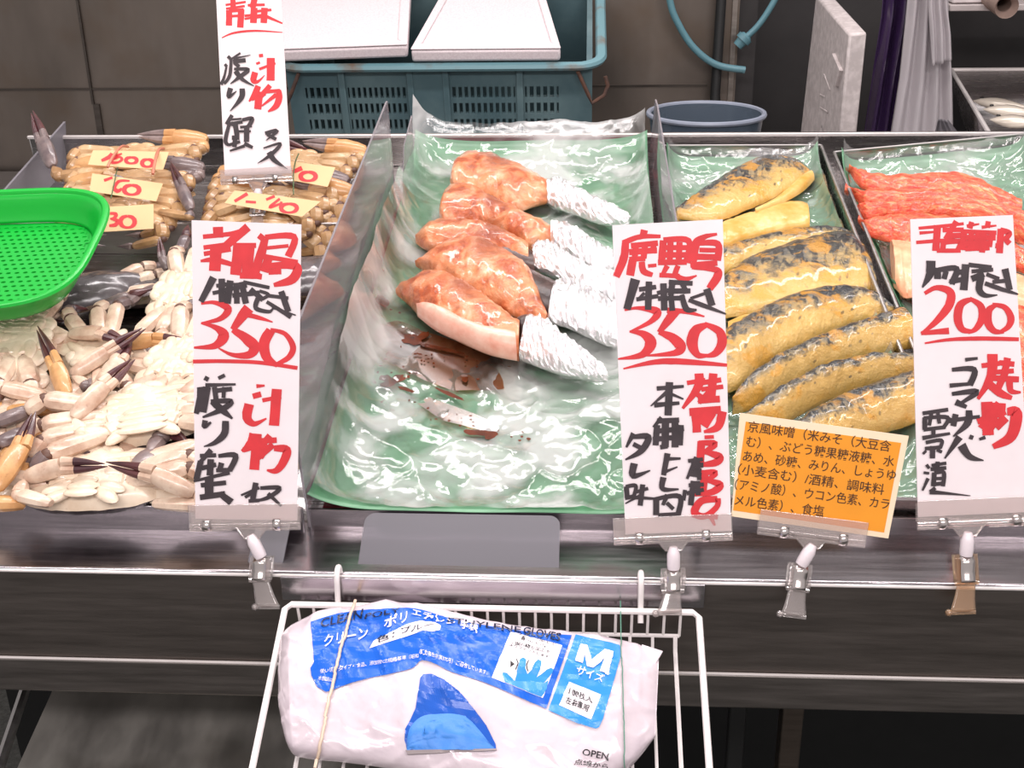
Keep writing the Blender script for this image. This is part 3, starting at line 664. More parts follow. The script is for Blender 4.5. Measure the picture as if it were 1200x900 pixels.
# ---- mackerel
def fishmat():
    a = NM('miso_mackerel'); uv = a.coord('UV'); sp = a.n('SeparateXYZ'); a.l(uv, sp.inputs[0]); v = sp.outputs[1]
    warp = a.noise(24, 5, 0.65); vv = a.math('ADD', v, a.math('MULTIPLY', a.math('SUBTRACT', warp, 0.5), 0.75)); vv = a.math('ADD', vv, 0.10)
    mp = a.n('Mapping'); mp.inputs['Scale'].default_value = (26, 7, 1); a.l(uv, mp.inputs[0])
    body = a.ramp(vv, [(0.0, rgb(206, 158, 70)), (0.25, rgb(214, 176, 104)), (0.48, rgb(196, 156, 84)), (0.60, rgb(150, 130, 92)), (0.74, rgb(92, 90, 84)), (1.0, rgb(64, 64, 64))])
    # dark wavy back bars
    bars = a.noise(1.0, 3, 0.5, mp.outputs[0], 0.8); bk = a.math('MULTIPLY', a.ramp(bars, [(0.47, 0), (0.53, 1)]), a.ramp(vv, [(0.50, 0), (0.64, 1)]))
    c = a.mix(a.math('MULTIPLY', bk, 0.9), body, rgb(34, 38, 42))
    # small round spots on the flank
    mp2 = a.n('Mapping'); mp2.inputs['Scale'].default_value = (24, 9, 1); a.l(uv, mp2.inputs[0])
    vo = a.n('TexVoronoi', Scale=1.0, Randomness=0.7); a.l(mp2.outputs[0], vo.inputs['Vector'])
    sp_ = a.math('MULTIPLY', a.ramp(vo.outputs['Distance'], [(0.17, 1), (0.27, 0)]), a.ramp(vv, [(0.26, 0), (0.36, 1)]))
    c = a.mix(a.math('MULTIPLY', sp_, 0.7), c, rgb(70, 66, 56))
    # yellow miso smeared over it
    mis = a.noise(30, 5, 0.6, None, 0.6); c = a.mix(a.ramp(mis, [(0.52, 0), (0.62, 0.7)]), c, rgb(212, 150, 46))
    a.base(c); a.setp(Roughness=0.24, Coat_Weight=0.35, Coat_Roughness=0.06); a.bump(a.noise(85, 5, 0.65), 0.8, 0.005); return a.m
M_mack = fishmat()
M_flesh = noisecol('miso_flesh', rgb(204, 150, 62), rgb(222, 184, 116), 30, 0.25, (0.35, 0.65), 0.35)
M_spot = noisecol('dark_gill', rgb(38, 36, 36), rgb(120, 96, 54), 90, 0.3, (0.45, 0.7), 0.5)
def pxm(z): return [(760+min(a, 520+(b-65)*0.53)/2.648, 160+b/2.648) for a, b in z]
def mack(label, top, bot, n0, h, tilt, m_=None, extra=None):
    o = thing('mackerel_fillet', tuple(tp(*pxm([bot[len(bot)//2]])[0], n0)), label, 'fish fillet', 'yellow miso mackerel fillets')
    ring(MB(), pxm(top), pxm(bot), n0, h, 70, 28, tilt, 0.0022, len(label), -0.5, fine=60).build('skin_side', m_ or M_mack, o)
    if extra: extra(o)
    return o
def finpiece(z, n, nm='cut_edge', m_=None):
    def f(o):
        pts = [tp(a, b, n) for a, b in pxm(z)]; MB().prism(pts, TN*0.004).build(nm, m_ or M_flesh, o, bevel=0.001)
    return f
def eyespot(o):
    MB().ell(tp(*pxm([(366, 102)])[0], 0.0215), (0.0075, 0.0105, 0.0022), Matrix.Rotation(TILT, 3, 'X')).build('dark_patch', M_spot, o)
    ring(MB(), pxm([(500, 112), (470, 130), (400, 190), (330, 228)]), pxm([(515, 135), (480, 170), (420, 205), (332, 238)]), 0.004, 0.012, 24, 12).build('cut_edge', M_flesh, o)
mack('farthest mackerel fillet with a dark round patch near its upper end', [(84, 226), (150, 180), (250, 115), (330, 75), (400, 58), (470, 82), (508, 118)], [(90, 256), (160, 262), (230, 258), (320, 222), (400, 188), (460, 160), (512, 126)], 0.000, 0.0202, 0.008, None, eyespot)
mack('pale flattened fillet, yellow flesh up, below the farthest mackerel', [(180, 290), (250, 262), (340, 232), (420, 205), (490, 208)], [(180, 345), (250, 336), (340, 310), (430, 292), (500, 280)], -0.006, 0.012, 0.002, M_flesh)
mack('narrow mackerel fillet half hidden behind the one with the dark tail', [(170, 378), (240, 348), (340, 318), (450, 296), (560, 286), (630, 300)], [(180, 450), (240, 425), (340, 395), (450, 365), (560, 345), (640, 330)], 0.000, 0.0158, 0.008)
mack('broad golden mackerel fillet in the middle with a dark tail patch', [(170, 500), (240, 432), (330, 372), (450, 332), (560, 305), (632, 304), (690, 380), (708, 452)], [(190, 580), (250, 562), (350, 548), (450, 530), (550, 512), (620, 500), (680, 482), (712, 462)], 0.004, 0.0216, 0.010, None,
     lambda o: ring(MB(), pxm([(520, 385), (560, 365), (610, 352)]), pxm([(540, 400), (580, 392), (615, 378)]), 0.0235, 0.003, 16, 10, 0.001).build('dark_patch', M_spot, o))
mack('mackerel fillet with a silvery flank, third from the front', [(170, 660), (250, 596), (360, 535), (470, 492), (560, 474), (650, 474), (730, 505), (790, 545)], [(200, 800), (280, 782), (360, 712), (450, 660), (550, 612), (640, 575), (720, 560), (792, 556)], 0.004, 0.0216, 0.012, None,
     lambda o: MB().ell(tp(*pxm([(268, 645)])[0], 0.0255), (0.012, 0.010, 0.0025), Matrix.Rotation(TILT, 3, 'X')).build('dark_patch', M_spot, o))
mack('long dark-backed mackerel fillet second from the front of the tray', [(258, 822), (300, 762), (390, 696), (500, 642), (620, 596), (720, 566), (806, 546)], [(262, 860), (330, 842), (420, 790), (530, 728), (640, 692), (740, 668), (832, 652)], 0.008, 0.0230, 0.014)
mack('mackerel fillet with a thin tail just above the orange card', [(290, 880), (370, 815), (470, 756), (580, 712), (700, 690), (840, 688)], [(300, 920), (400, 900), (500, 846), (600, 800), (720, 765), (840, 745)], 0.012, 0.0216, 0.014)
mack('nearest mackerel fillet, mostly hidden by the orange card', [(420, 930), (500, 865), (600, 810), (720, 768), (850, 732)], [(440, 1010), (540, 990), (640, 950), (740, 915), (856, 880)], 0.012, 0.0230, 0.014)
o = ring(MB(), pxm([(246, 578), (300, 556), (380, 552), (450, 535)]), pxm([(246, 640), (300, 600), (360, 580), (440, 548)]), 0.018, 0.008, 24, 12).build('belly_flap', M_flesh); 
tag(o, 'flat yellow flap of fish flesh between the middle mackerel fillets', 'fish piece')

# ---- red fillets
M_redf = NM('red_fillet'); uv = M_redf.coord('UV'); mp = M_redf.n('Mapping'); mp.inputs['Scale'].default_value = (7, 5, 1); M_redf.l(uv, mp.inputs[0])
f1 = M_redf.noise(1.6, 6, 0.65, mp.outputs[0], 1.2); f2 = M_redf.noise(75, 5, 0.6)
c = M_redf.ramp(f1, [(0.30, rgb(196, 44, 36)), (0.45, rgb(224, 84, 58)), (0.56, rgb(226, 104, 70)), (0.68, rgb(226, 160, 100))])
M_redf.base(M_redf.mix(M_redf.ramp(f2, [(0.55, 0), (0.75, 0.6)]), c, rgb(236, 176, 120))); M_redf.setp(Roughness=0.26, Coat_Weight=0.3, Coat_Roughness=0.08); M_redf.bump(f2, 0.9, 0.006); M_redf = M_redf.m
M_pinkf = noisecol('pink_fillet', rgb(232, 150, 112), rgb(240, 190, 150), 30, 0.25, (0.35, 0.65), 0.3)
def pxr(z): return [(960+a/5, 160+b/5) for a, b in z]
def redf(label, top, bot, n0, h, tilt, m_=None, px=pxr):
    o = ring(MB(), px(top), px(bot), n0, h, 70, 24, tilt, 0.0030, len(label), -0.5, fine=70).build('red_fillet', m_ or M_redf)
    tag(o, label, 'fish fillet', 'red marinated fillets')
idp = lambda z: z
redf('farthest red fillet with an orange pointed end', [(172, 186), (230, 205), (300, 228), (430, 244), (600, 240), (750, 232), (900, 260), (1030, 322), (1180, 380)], [(174, 194), (210, 262), (270, 310), (420, 345), (600, 356), (760, 372), (900, 400), (1020, 440), (1180, 462)], 0.012, 0.0187, 0.010)
redf('second red fillet from the back, streaked with tan', [(148, 316), (215, 325), (330, 345), (500, 342), (700, 345), (900, 372), (1050, 420), (1200, 470)], [(150, 322), (215, 372), (280, 420), (450, 440), (700, 440), (900, 465), (1050, 500), (1200, 540)], 0.014, 0.0202, 0.010)
redf('third red fillet from the back, running behind the price card for 200', [(220, 420), (290, 425), (420, 420), (560, 412), (750, 412), (950, 440), (1230, 560)], [(240, 480), (290, 505), (420, 496), (560, 490), (750, 490), (950, 520), (1220, 640)], 0.016, 0.0202, 0.010)
redf('deep red fillet with its left half beside the top of the price card', [(226, 486), (280, 500), (360, 488), (460, 478), (600, 480), (900, 520), (1230, 700)], [(232, 500), (290, 580), (400, 612), (500, 640), (640, 650), (900, 690), (1210, 800)], 0.018, 0.0202, 0.010)
redf('pale pink fillet below the deep red one', [(415, 625), (480, 632), (560, 640), (700, 660), (900, 720), (1240, 860)], [(440, 880), (500, 940), (600, 950), (700, 960), (900, 990), (1240, 1060)], 0.012, 0.022, 0.006, M_pinkf)
redf('red fillet behind the middle of the rightmost price card', [(1092, 352), (1130, 350), (1180, 356), (1230, 372)], [(1094, 420), (1130, 425), (1180, 430), (1232, 442)], 0.018, 0.0202, 0.012, None, idp)
redf('red fillet behind the lower half of the rightmost price card', [(1094, 432), (1130, 428), (1180, 430), (1240, 440)], [(1096, 490), (1130, 500), (1180, 505), (1244, 512)], 0.018, 0.0202, 0.012, None, idp)
redf('nearest red fillet behind the foot of the rightmost price card', [(1098, 505), (1130, 500), (1180, 503), (1248, 510)], [(1100, 562), (1130, 572), (1180, 575), (1250, 580)], 0.014, 0.0187, 0.012, None, idp)
# ================================================================ swimming crabs
def crabmat(name, c1, c2, speck, rough=0.3):
    a = NM(name); f = a.noise(42, 4, 0.6); g = a.noise(260, 3, 0.6)
    c = a.ramp(f, [(0.35, c1), (0.65, c2)])
    a.base(a.mix(a.ramp(g, [(0.60, 0), (0.74, 0.35)]), c, speck)); a.setp(Roughness=rough, Coat_Weight=0.25, Coat_Roughness=0.1); a.bump(f, 0.15, 0.002); return a.m
M_cream = crabmat('cream_shell', rgb(214, 190, 164), rgb(232, 214, 192), rgb(168, 128, 100))
M_cream2 = crabmat('cream_limb', rgb(186, 150, 128), rgb(226, 204, 182), rgb(140, 92, 78))
M_dusk = crabmat('dusky_limb', rgb(92, 78, 80), rgb(140, 122, 118), rgb(60, 44, 50))
M_tip = crabmat('purple_tip', rgb(62, 32, 38), rgb(96, 54, 54), rgb(40, 20, 28))
M_amber = crabmat('amber_limb', rgb(186, 132, 80), rgb(212, 164, 112), rgb(140, 86, 50))
M_tan = crabmat('tan_shell', rgb(176, 138, 96), rgb(206, 170, 128), rgb(130, 92, 58))
M_tan2 = crabmat('tan_limb', rgb(150, 112, 74), rgb(190, 150, 106), rgb(110, 78, 52))
M_dark = crabmat('dark_shell', rgb(64, 58, 60), rgb(104, 96, 98), rgb(136, 124, 122), 0.22)
M_crack = plain('shell_seam', rgb(96, 66, 54), 0.5)
CM = [M_cream, M_cream2, M_dusk, M_tip, M_amber, M_dark, M_crack]
TM = [M_tan, M_tan2, M_dusk, M_tip, M_amber, M_dark, M_crack]
def limb(mb, pts, rads, mats_, flat=0.75, seg=8, upv=(0, 0, 1)):
    """jointed limb: each segment swells, then narrows into the next joint"""
    for i in range(len(pts)-1):
        a, b = Vector(pts[i]), Vector(pts[i+1]); r0, r1 = rads[i], rads[i+1]; last = i == len(pts)-2
        prof = [(0, .60), (.06, .84), (.3, .98), (.6, 1.04), (.86, 1.02), (.95, .84), (1.0, .62)] if not last else [(0, .6), (.1, 1), (.35, 1.0), (.65, .7), (.9, .32), (1, .1)]
        if i: mb.ell(a, (r0*0.74, r0*0.74, r0*0.60), None, 6, 8, 6)
        mb.tube([a.lerp(b, t) for t, _ in prof], [(r0+(r1-r0)*t)*k for t, k in prof], seg, mats_[i], flat, upv)
def claw_mesh(mb, pts, r, mi=(1, 1, 1, 3), upv=(0, 0, 1), openq=0.03, hand=None):
    """pts: shoulder, elbow, wrist, knuckle, tip"""
    s, e, w_, k, t = [Vector(p) for p in pts]; up = Vector(upv)
    limb(mb, [s, e, w_], [r*0.85, r*1.05, r*0.9], [mi[0], mi[1]], 0.8)
    mb.ell(e, (r*0.95, r*0.95, r*0.8), m=mi[0], nu=10, nv=6)
    hp = [(0, .5), (.08, .85), (.35, 1.05), (.75, 1.12), (1.0, .95)]
    mb.tube([w_.lerp(k, a) for a, _ in hp], [r*1.1*b for _, b in hp], 10, mi[2], 0.72, upv)
    d = (t-k); side = d.normalized().cross(up).normalized()
    for sg in (1, -1):
        P = []; R = []
        for i in range(8):
            a = i/7; P.append(k + d*a*(1.0 if sg > 0 else 0.94) + side*(sg*r*(0.48+openq*8*sin(pi*min(1, a*1.15))*0.5-0.30*a))); R.append(r*(0.62*(1-a)**0.75+0.05))
        mb.tube(P[:4], R[:4], 8, mi[2], 0.9, upv); mb.tube(P[2:], [x*1.02 for x in R[2:]], 8, mi[3], 0.9, upv)
G2 = 'tied crabs with price tags in the back pan'
def crab(label, px, py, n, yaw, seed, sc=1.0, group='crabs heaped in the front pan', mats=CM, tiltx=0.0, tilty=0.0, up=True, bound=False, claws=None, limbs=(1, 1), spread=1.0, noclaw=(0, 0), back=True):
    rnd = random.Random(seed); loc = tp(px, py, n)
    R = Matrix.Rotation(TILT, 4, 'X') @ Matrix.Rotation(radians(tilty), 4, 'Y') @ Matrix.Rotation(radians(tiltx), 4, 'X') @ Matrix.Rotation(radians(yaw), 4, 'Z')
    Mw = Matrix.Translation(loc) @ R @ Matrix.Scale(sc, 4)
    o = thing('swimming_crab', None, label, 'crab', group, M=Mw); inv = Mw.inverted()
    def cl(p):   # keep every limb inside the pan
        q_ = Mw @ Vector(p); q_.y = max(q_.y, P0.y+0.012)
        if group != G2:
            q_.x = min(q_.x, -0.318)
            v_ = (q_-P0).dot(TV)
            if v_ > 0.645: q_ -= TV*(v_-0.645)
        return inv @ q_
    # --- carapace: wide shield with a long spine at either side
    def rad(q):
        c, s_ = cos(q), sin(q); r = 1/((abs(c)/0.062)**2.4+(abs(s_)/(0.036 if s_ > 0 else 0.033))**2.4)**(1/2.4)
        sp = max(0, abs(c)-0.965)/0.035
        return r + 0.016*sp**2 + (0.0016*abs(sin(q*11)) if s_ > 0.1 else 0)
    mb = MB(); NA = 72
    def cap(top):
        def fn(u, v):
            q = 2*pi*u; r = rad(q)*v; x, y = r*cos(q), r*sin(q)
            z = (0.0175 if top else -0.015)*max(0, 1-v**2.6)**0.6
            return Vector((x, y, z + 0.0009*nz(x*120, y*120, seed)))
        return fn
    mb.grid(cap(True), NA, 10, 0 if up else 5); mb.grid(cap(False), NA, 10, 5 if up else 0, flip=True)
    mb.build('carapace', mats, o, local=True)
    zt = 0.0145
    if up:
        mb = MB()   # breast plates: wedge segments fanning from the midline
        for i in range(5):
            yy = 0.016-0.0105*i; ang = radians(10-13*i)
            for s in (-1, 1):
                Rz = Matrix.Rotation(s*ang, 3, 'Z'); c = Vector((s*0.0185, yy-0.002*i*0.4, zt-0.0005*i))
                mb.ell(c, (0.0205-0.0014*i, 0.0066, 0.0036), Rz, 0, 16, 8)
        for s in (-1, 1): mb.ell((s*0.009, 0.027, zt-0.001), (0.0105, 0.0065, 0.004), Matrix.Rotation(s*-0.35, 3, 'Z'), 0, 12, 8)
        mb.ell((0, 0.002, zt-0.001), (0.019, 0.032, 0.0046), None, 0, 20, 10)
        mb.build('breast_plate', mats, o, local=True)
        mb = MB()   # tail flap folded over the belly
        wds = [0.0135, 0.0125, 0.0105, 0.0082, 0.006, 0.003] if seed % 2 else [0.021, 0.021, 0.0195, 0.0165, 0.012, 0.006]
        for i, w_ in enumerate(wds):
            mb.ell((0, -0.030+0.0072*i, zt+0.0028-0.0005*abs(i-2)), (w_, 0.0058, 0.0024), None, 0, 16, 8)
        mb.build('tail_flap', mats, o, local=True)
        mb = MB()
        for s in (-1, 1): mb.ell((s*0.034, 0.020, 0.0105), (0.017, 0.012, 0.0045), Matrix.Rotation(s*-0.5, 3, 'Z'), 0, 14, 8)
        mb.build('cheek_plate', mats, o, local=True)
    # --- walking legs and swimming paddles
    zl = 0.010 if up else -0.004
    for s in (-1, 1):
        if not limbs[0 if s < 0 else 1]: continue
        for i in range(4):
            yy = 0.012-0.0115*i; ang = radians(rnd.uniform(14, 22)-(17 if back else 9)*i)
            if i == 3 and not back: continue
            if bound:
                # folded tight: thick upper segment out and back, the rest tucked under
                root = Vector((s*0.024, 0.016-0.0125*i, 0.011))
                k1 = root+Vector((s*(0.044-0.004*i), -0.006-0.005*i, 0.006-0.004*i)); k2 = k1+Vector((s*0.006, -0.016, -0.006)); k3 = k2+Vector((s*-0.034, -0.006, -0.007)); k4 = k3+Vector((s*-0.022, 0.004, -0.003))
                mb = MB(); limb(mb, [root-Vector((s*0.008, 0, 0)), root, k1, k2, k3, k4], [0.0066, 0.0084, 0.0094, 0.0070, 0.0050, 0.002], [0, 0, 1, 1, 1 if i < 2 else 2], 0.9)
                mb.build('walking_leg' if i < 3 else 'swimming_leg', mats, o, local=True); continue
            root = Vector((s*0.030, yy, zl)); dx = Vector((s*cos(ang), sin(ang), 0))
            l1, l2, l3, l4 = 0.050*rnd.uniform(.9, 1.1), 0.016, 0.024*rnd.uniform(.9, 1.15), 0.028
            b1 = root+dx*l1*spread+Vector((0, 0, rnd.uniform(0.000, 0.010)))
            a2 = ang+radians(rnd.uniform(-38, 10)); d2 = Vector((s*cos(a2), sin(a2), rnd.uniform(-0.6, 0.1)))
            b2 = b1+d2*l2; a3 = a2+radians(rnd.uniform(-50, 15)); d3 = Vector((s*cos(a3), sin(a3), rnd.uniform(-0.7, 0.2)))
            b3 = b2+d3*l3; a4 = a3+radians(rnd.uniform(-50, 15)); b4 = b3+Vector((s*cos(a4), sin(a4), rnd.uniform(-0.6, 0.3)))*l4
            b1, b2, b3, b4 = cl(b1), cl(b2), cl(b3), cl(b4)
            mb = MB(); r = 0.0080 if i < 3 else 0.0082
            limb(mb, [root-dx*0.014, root, b1, b2, b3, b4] if i < 3 else [root-dx*0.014, root, b1, b2, b3], [r*1.1, r*1.15, r*1.15, r*.95, r*.8, r*.5] if i < 3 else [r*1.1, r*1.1, r*1.1, r, r*.9], [0, 1, 1, 2, 3] if i < 3 else [0, 1, 2, 2], 0.85)
            if i == 3:   # the flat oval paddle
                dp_ = (b3-b2).normalized(); an = math.atan2(dp_.y, dp_.x)
                mb.ell(b3+dp_*0.008, (0.016, 0.0095, 0.002), Matrix.Rotation(an, 3, 'Z'), 2, 14, 6)
            mb.build('walking_leg' if i < 3 else 'swimming_leg', mats, o, local=True)
    # --- claws
    for s in (-1, 1):
        k_ = 0 if s < 0 else 1
        if noclaw[k_]: continue
        mb = MB()
        if claws and claws[k_]:
            pp, rr, mi = claws[k_]
            wp = [inv @ tp(a, b, c) for a, b, c in pp]; ru = inv.to_3x3() @ Vector((FW*-1)); claw_mesh(mb, wp, rr/sc, mi, ru)
        elif bound:
            sh_ = Vector((s*0.022, 0.030, 0.008)); e = Vector((s*0.074, 0.022, 0.012)); w_ = Vector((s*0.080, 0.032, 0.016)); k = Vector((s*0.040, 0.038, 0.019)); t = Vector((s*-0.006, 0.037+0.004*s, 0.017+0.004*s))
            claw_mesh(mb, [sh_, e, w_, k, t], 0.0100, (1, 4, 4, 2) if (seed+s) % 3 else (2, 2, 2, 3), (0, -0.5, 1))
        else:
            sh_ = Vector((s*0.030, 0.024, zl-0.002)); a1 = radians(rnd.uniform(15, 45)); e = sh_+Vector((s*cos(a1), sin(a1), 0.1))*0.046
            a2 = a1+radians(rnd.uniform(50, 95)); w_ = e+Vector((s*cos(a2), sin(a2), 0.3))*0.020; a3 = a2+radians(rnd.uniform(20, 60)); k = w_+Vector((s*cos(a3), sin(a3), 0.2))*0.040; t = k+Vector((s*cos(a3+.15), sin(a3+.15), 0.0))*0.036
            claw_mesh(mb, [sh_, e, w_, k, t], 0.0085, (1, 1, 1, 3))
        mb.build('claw', mats, o, local=True)
    return o
# heap in the front pan
crab('crab at the back of the heap, shell side up, by the pan partition', 166, 342, -0.018, 185, 3, 1.218, up=False, tiltx=-8, mats=[M_dusk, M_dusk, M_dusk, M_tip, M_amber, M_dark, M_crack], claws=[None, ([(215, 330, 0.01), (206, 322, 0.015), (196, 316, 0.02), (190, 302, 0.03), (186, 278, 0.045)], 0.006, (2, 2, 2, 3))], noclaw=(1, 0))
crab('crab hidden at the back of the heap, beside the acrylic divider', 372, 322, -0.005, 200, 4, 1.276, up=False, mats=[M_dusk, M_cream2, M_dusk, M_tip, M_amber, M_dark, M_crack], limbs=(0, 1), noclaw=(1, 1))
crab('cream crab at the left edge, below the green basket', 22, 412, 0.018, -78, 11, 1.334, tilty=4, noclaw=(0, 1), claws=[([(10, 480, 0.03), (72, 478, 0.035), (78, 464, 0.04), (66, 430, 0.05), (43, 383, 0.06)], 0.0095, (4, 4, 4, 3)), None])
crab('cream crab behind the price card for 350, nearest the partition', 216, 352, 0.012, 92, 12, 1.276, tiltx=5, noclaw=(0, 1), claws=[([(180, 392, 0.02), (150, 400, 0.022), (142, 404, 0.026), (180, 398, 0.035), (225, 400, 0.035)], 0.0085, (1, 1, 4, 3)), None])
crab('cream crab behind the middle of the price card for 350', 212, 432, 0.016, 84, 13, 1.276, tiltx=4, noclaw=(0, 1), claws=[([(150, 440, 0.02), (100, 452, 0.02), (84, 440, 0.025), (125, 412, 0.04), (170, 384, 0.055)], 0.009, (2, 1, 1, 3)), None])
crab('cream crab with a raised purple-tipped claw in the middle of the heap', 172, 492, 0.028, 16, 14, 1.392, tiltx=6, claws=[([(128, 508, 0.04), (96, 508, 0.045), (86, 490, 0.05), (122, 452, 0.065), (157, 420, 0.075)], 0.0095, (0, 0, 1, 3)), ([(215, 470, 0.03), (255, 465, 0.03), (262, 450, 0.035), (250, 430, 0.04), (240, 410, 0.045)], 0.0085, (1, 1, 1, 3))])
crab('nearest cream crab, pressed against the pan lip with both claws folded over', 112, 568, 0.010, 4, 15, 1.392, claws=[([(60, 590, 0.03), (22, 580, 0.03), (30, 560, 0.035), (72, 546, 0.05), (126, 545, 0.05)], 0.009, (1, 1, 1, 3)), ([(180, 590, 0.02), (240, 592, 0.025), (228, 578, 0.035), (180, 556, 0.05), (124, 543, 0.05)], 0.009, (1, 1, 1, 3))], back=False)
crab('crab at the lower left edge with a dark open claw pointing up', 8, 520, 0.006, -40, 16, 1.276, tilty=-6, noclaw=(1, 0), mats=[M_cream2, M_amber, M_dusk, M_tip, M_amber, M_dark, M_crack], claws=[None, ([(30, 590, 0.02), (-12, 590, 0.03), (-8, 575, 0.04), (24, 525, 0.055), (40, 482, 0.065)], 0.0105, (1, 1, 1, 3))])
crab('crab under the right side of the price card for 350', 285, 470, 0.004, 20, 17, 1.276, limbs=(1, 0), noclaw=(1, 1))
crab('crab under the foot of the leftmost price card', 255, 562, 0.004, 20, 18, 1.276, back=False, limbs=(1, 0), noclaw=(1, 1))
crab('dark crab deep in the heap below the raised claws', 95, 505, -0.012, 150, 19, 1.334, up=False, mats=[M_dusk, M_dusk, M_tip, M_tip, M_amber, M_dark, M_crack])
crab('dusky crab under the green basket', 95, 345, 0.0, 30, 20, 1.276, up=False, mats=[M_cream2, M_cream2, M_dusk, M_tip, M_amber, M_dark, M_crack], noclaw=(1, 1))

crab('cream crab low in the middle of the heap, between the raised claws', 120, 425, 0.002, 130, 41, 1.25)
crab('cream crab at the far left behind the amber claw', 20, 465, 0.004, -60, 42, 1.25, mats=[M_cream2, M_cream2, M_dusk, M_tip, M_amber, M_dark, M_crack])
crab('cream crab at the lower left corner, under the open claw', 40, 560, 0.0, 25, 43, 1.25, back=False, noclaw=(1, 1))
# tied crabs with price tags behind the partition
M_tagc = plain('tag_card', rgb(230, 190, 142), 0.6, 0, 0.04, 20)
M_ink_red = plain('red_ink', rgb(214, 50, 56), 0.55, 0, 0.08, 60)
M_ink_blk = plain('black_ink', rgb(58, 48, 52), 0.55, 0, 0.25, 60)
M_band = plain('rubber_band', rgb(196, 120, 96), 0.5)
M_cord = plain('green_string', rgb(70, 96, 60), 0.6)
crab('tied tan crab with the 1600 tag, at the far left of the back pan', 160, 196, 0.030, 2, 31, 1.45, G2, TM, bound=True, tiltx=4, noclaw=(0, 0), claws=[([(110, 200, 0.05), (70, 207, 0.045), (62, 195, 0.05), (50, 165, 0.07), (37, 130, 0.10)], 0.0115, (1, 1, 2, 3)), None])
crab('tied tan crab with the tag ending in 60, behind the green basket rim', 155, 226, 0.022, -4, 32, 1.4, G2, TM, bound=True, tiltx=4)
crab('tied tan crab with the tag ending in 30, right against the partition', 150, 247, 0.014, -3, 33, 1.4, G2, TM, bound=True, tiltx=4, claws=[None, ([(186, 248, 0.03), (222, 254, 0.036), (224, 246, 0.044), (213, 220, 0.055), (199, 190, 0.065)], 0.0085, (1, 2, 2, 3))])
crab('tied tan crab with the tag ending in 10, beside the acrylic divider', 350, 202, 0.026, -7, 34, 1.35, G2, TM, bound=True, tiltx=4)
crab('tied tan crab with the 1240 tag, below the back card clip', 322, 238, 0.020, -9, 35, 1.4, G2, TM, bound=True, tiltx=4)
crab('tied tan crab at the right end against the partition, mostly behind the front card', 330, 256, 0.006, -6, 36, 1.4, G2, TM, bound=True, tiltx=20)
# ================================================================ writing: brush strokes on a plane, traced stroke by stroke
class Strokes:
    def __init__(s, P, N, eps=0.0006): s.mb = MB(); s.P = Vector(P); s.N = Vector(N).normalized(); s.e = eps; s.k = 0; s.f = 1.42
    def stroke(s, pts, ws, dryn=0.0):
        """pts in picture pixels, ws widths in pixels"""
        if not isinstance(ws, (list, tuple)): ws = [ws]*len(pts)
        while len(ws) < len(pts): ws = list(ws)+[ws[-1]]
        if len(pts) == 2: m = 5
        else: m = 6
        c = catmull([(a, b, w_) for (a, b), w_ in zip(pts, ws)], m)
        s.k += 1; off = s.e + 0.000012*s.k; L = []; R = []
        n = len(c)
        for i, (x, y, w_) in enumerate(c):
            ax, ay = c[max(0, i-1)][:2]; bx_, by = c[min(n-1, i+1)][:2]; dx, dy = bx_-ax, by-ay; l = math.hypot(dx, dy) or 1
            nx, ny = -dy/l, dx/l; jit = 1+0.10*nz(i*0.9, s.k*3.1)
            w_ *= s.f; L.append((x+nx*w_/2*jit, y+ny*w_/2*jit)); R.append((x-nx*w_/2, y-ny*w_/2))
        vs = [hit(a, b, s.P, s.N)+s.N*off for a, b in L]+[hit(a, b, s.P, s.N)+s.N*off for a, b in R]
        s.mb.add(vs, [(i, i+1, n+i+1, n+i) for i in range(n-1)])
    def many(s, ox, oy, sc, rows):
        for pts, w_ in rows:
            w2 = [x/sc for x in w_] if isinstance(w_, (list, tuple)) else w_/sc
            s.stroke([(ox+a/sc, oy+b/sc) for a, b in pts], w2)
def tag_card(label, quad, n, strokes, band=None):
    """paper price tag strapped to a crab; quad in pixels: tl, tr, br, bl"""
    up_ = TN*0.8 - TV*0.6*0 ; 
    c = tp((quad[0][0]+quad[2][0])/2, (quad[0][1]+quad[2][1])/2, n)
    N = (Vector((0, -sin(radians(45)), cos(radians(45))))).normalized()
    o = thing('price_tag', tuple(c), label, 'price tag', 'tags on the tied crabs')
    P = [hit(a, b, c, N) for a, b in quad]
    MB().prism(P, N*-0.0008).build('tag_paper', M_tagc, o, smooth=False)
    st = Strokes(c, N, 0.0004); st.f = 1.05
    for pts, w_ in strokes: st.stroke(pts, w_)
    st.mb.build('tag_number', M_ink_red, o, smooth=False)
    return o, c, N
def zt1(rows): return [([(a/5, 130+b/5) for a, b in p], [x/5 for x in w_] if isinstance(w_, list) else w_/5) for p, w_ in rows]
def zt2(rows): return [([(200+a/5, 150+b/5) for a, b in p], [x/5 for x in w_] if isinstance(w_, list) else w_/5) for p, w_ in rows]
def O_(cx, cy, rx, ry, w_, sl=0.25):
    return ([(cx+rx*cos(q)-sl*ry*sin(q)*0, cy-ry*sin(q)) for q in [pi/2+2*pi*i/9 for i in range(10)]], [w_*.6, w_*.9, w_*1.1, w_, w_*.6, w_*.6, w_, w_*1.1, w_*.9, w_*.6])
TAGS = []
t, c, N = tag_card('cream tag numbered 1600 on the far left tied crab', [(109, 176), (198, 178), (191, 199), (103, 193)], 0.085,
    zt1([([(655, 248), (640, 270), (595, 292)], [16, 22, 16]), ([(715, 250), (670, 272), (655, 300), (690, 302), (715, 285), (700, 270), (668, 285)], [10, 16, 18, 12, 16, 12, 8]), O_(770, 290, 32, 18, 20), O_(865, 306, 32, 22, 22)])); TAGS.append((c, N))
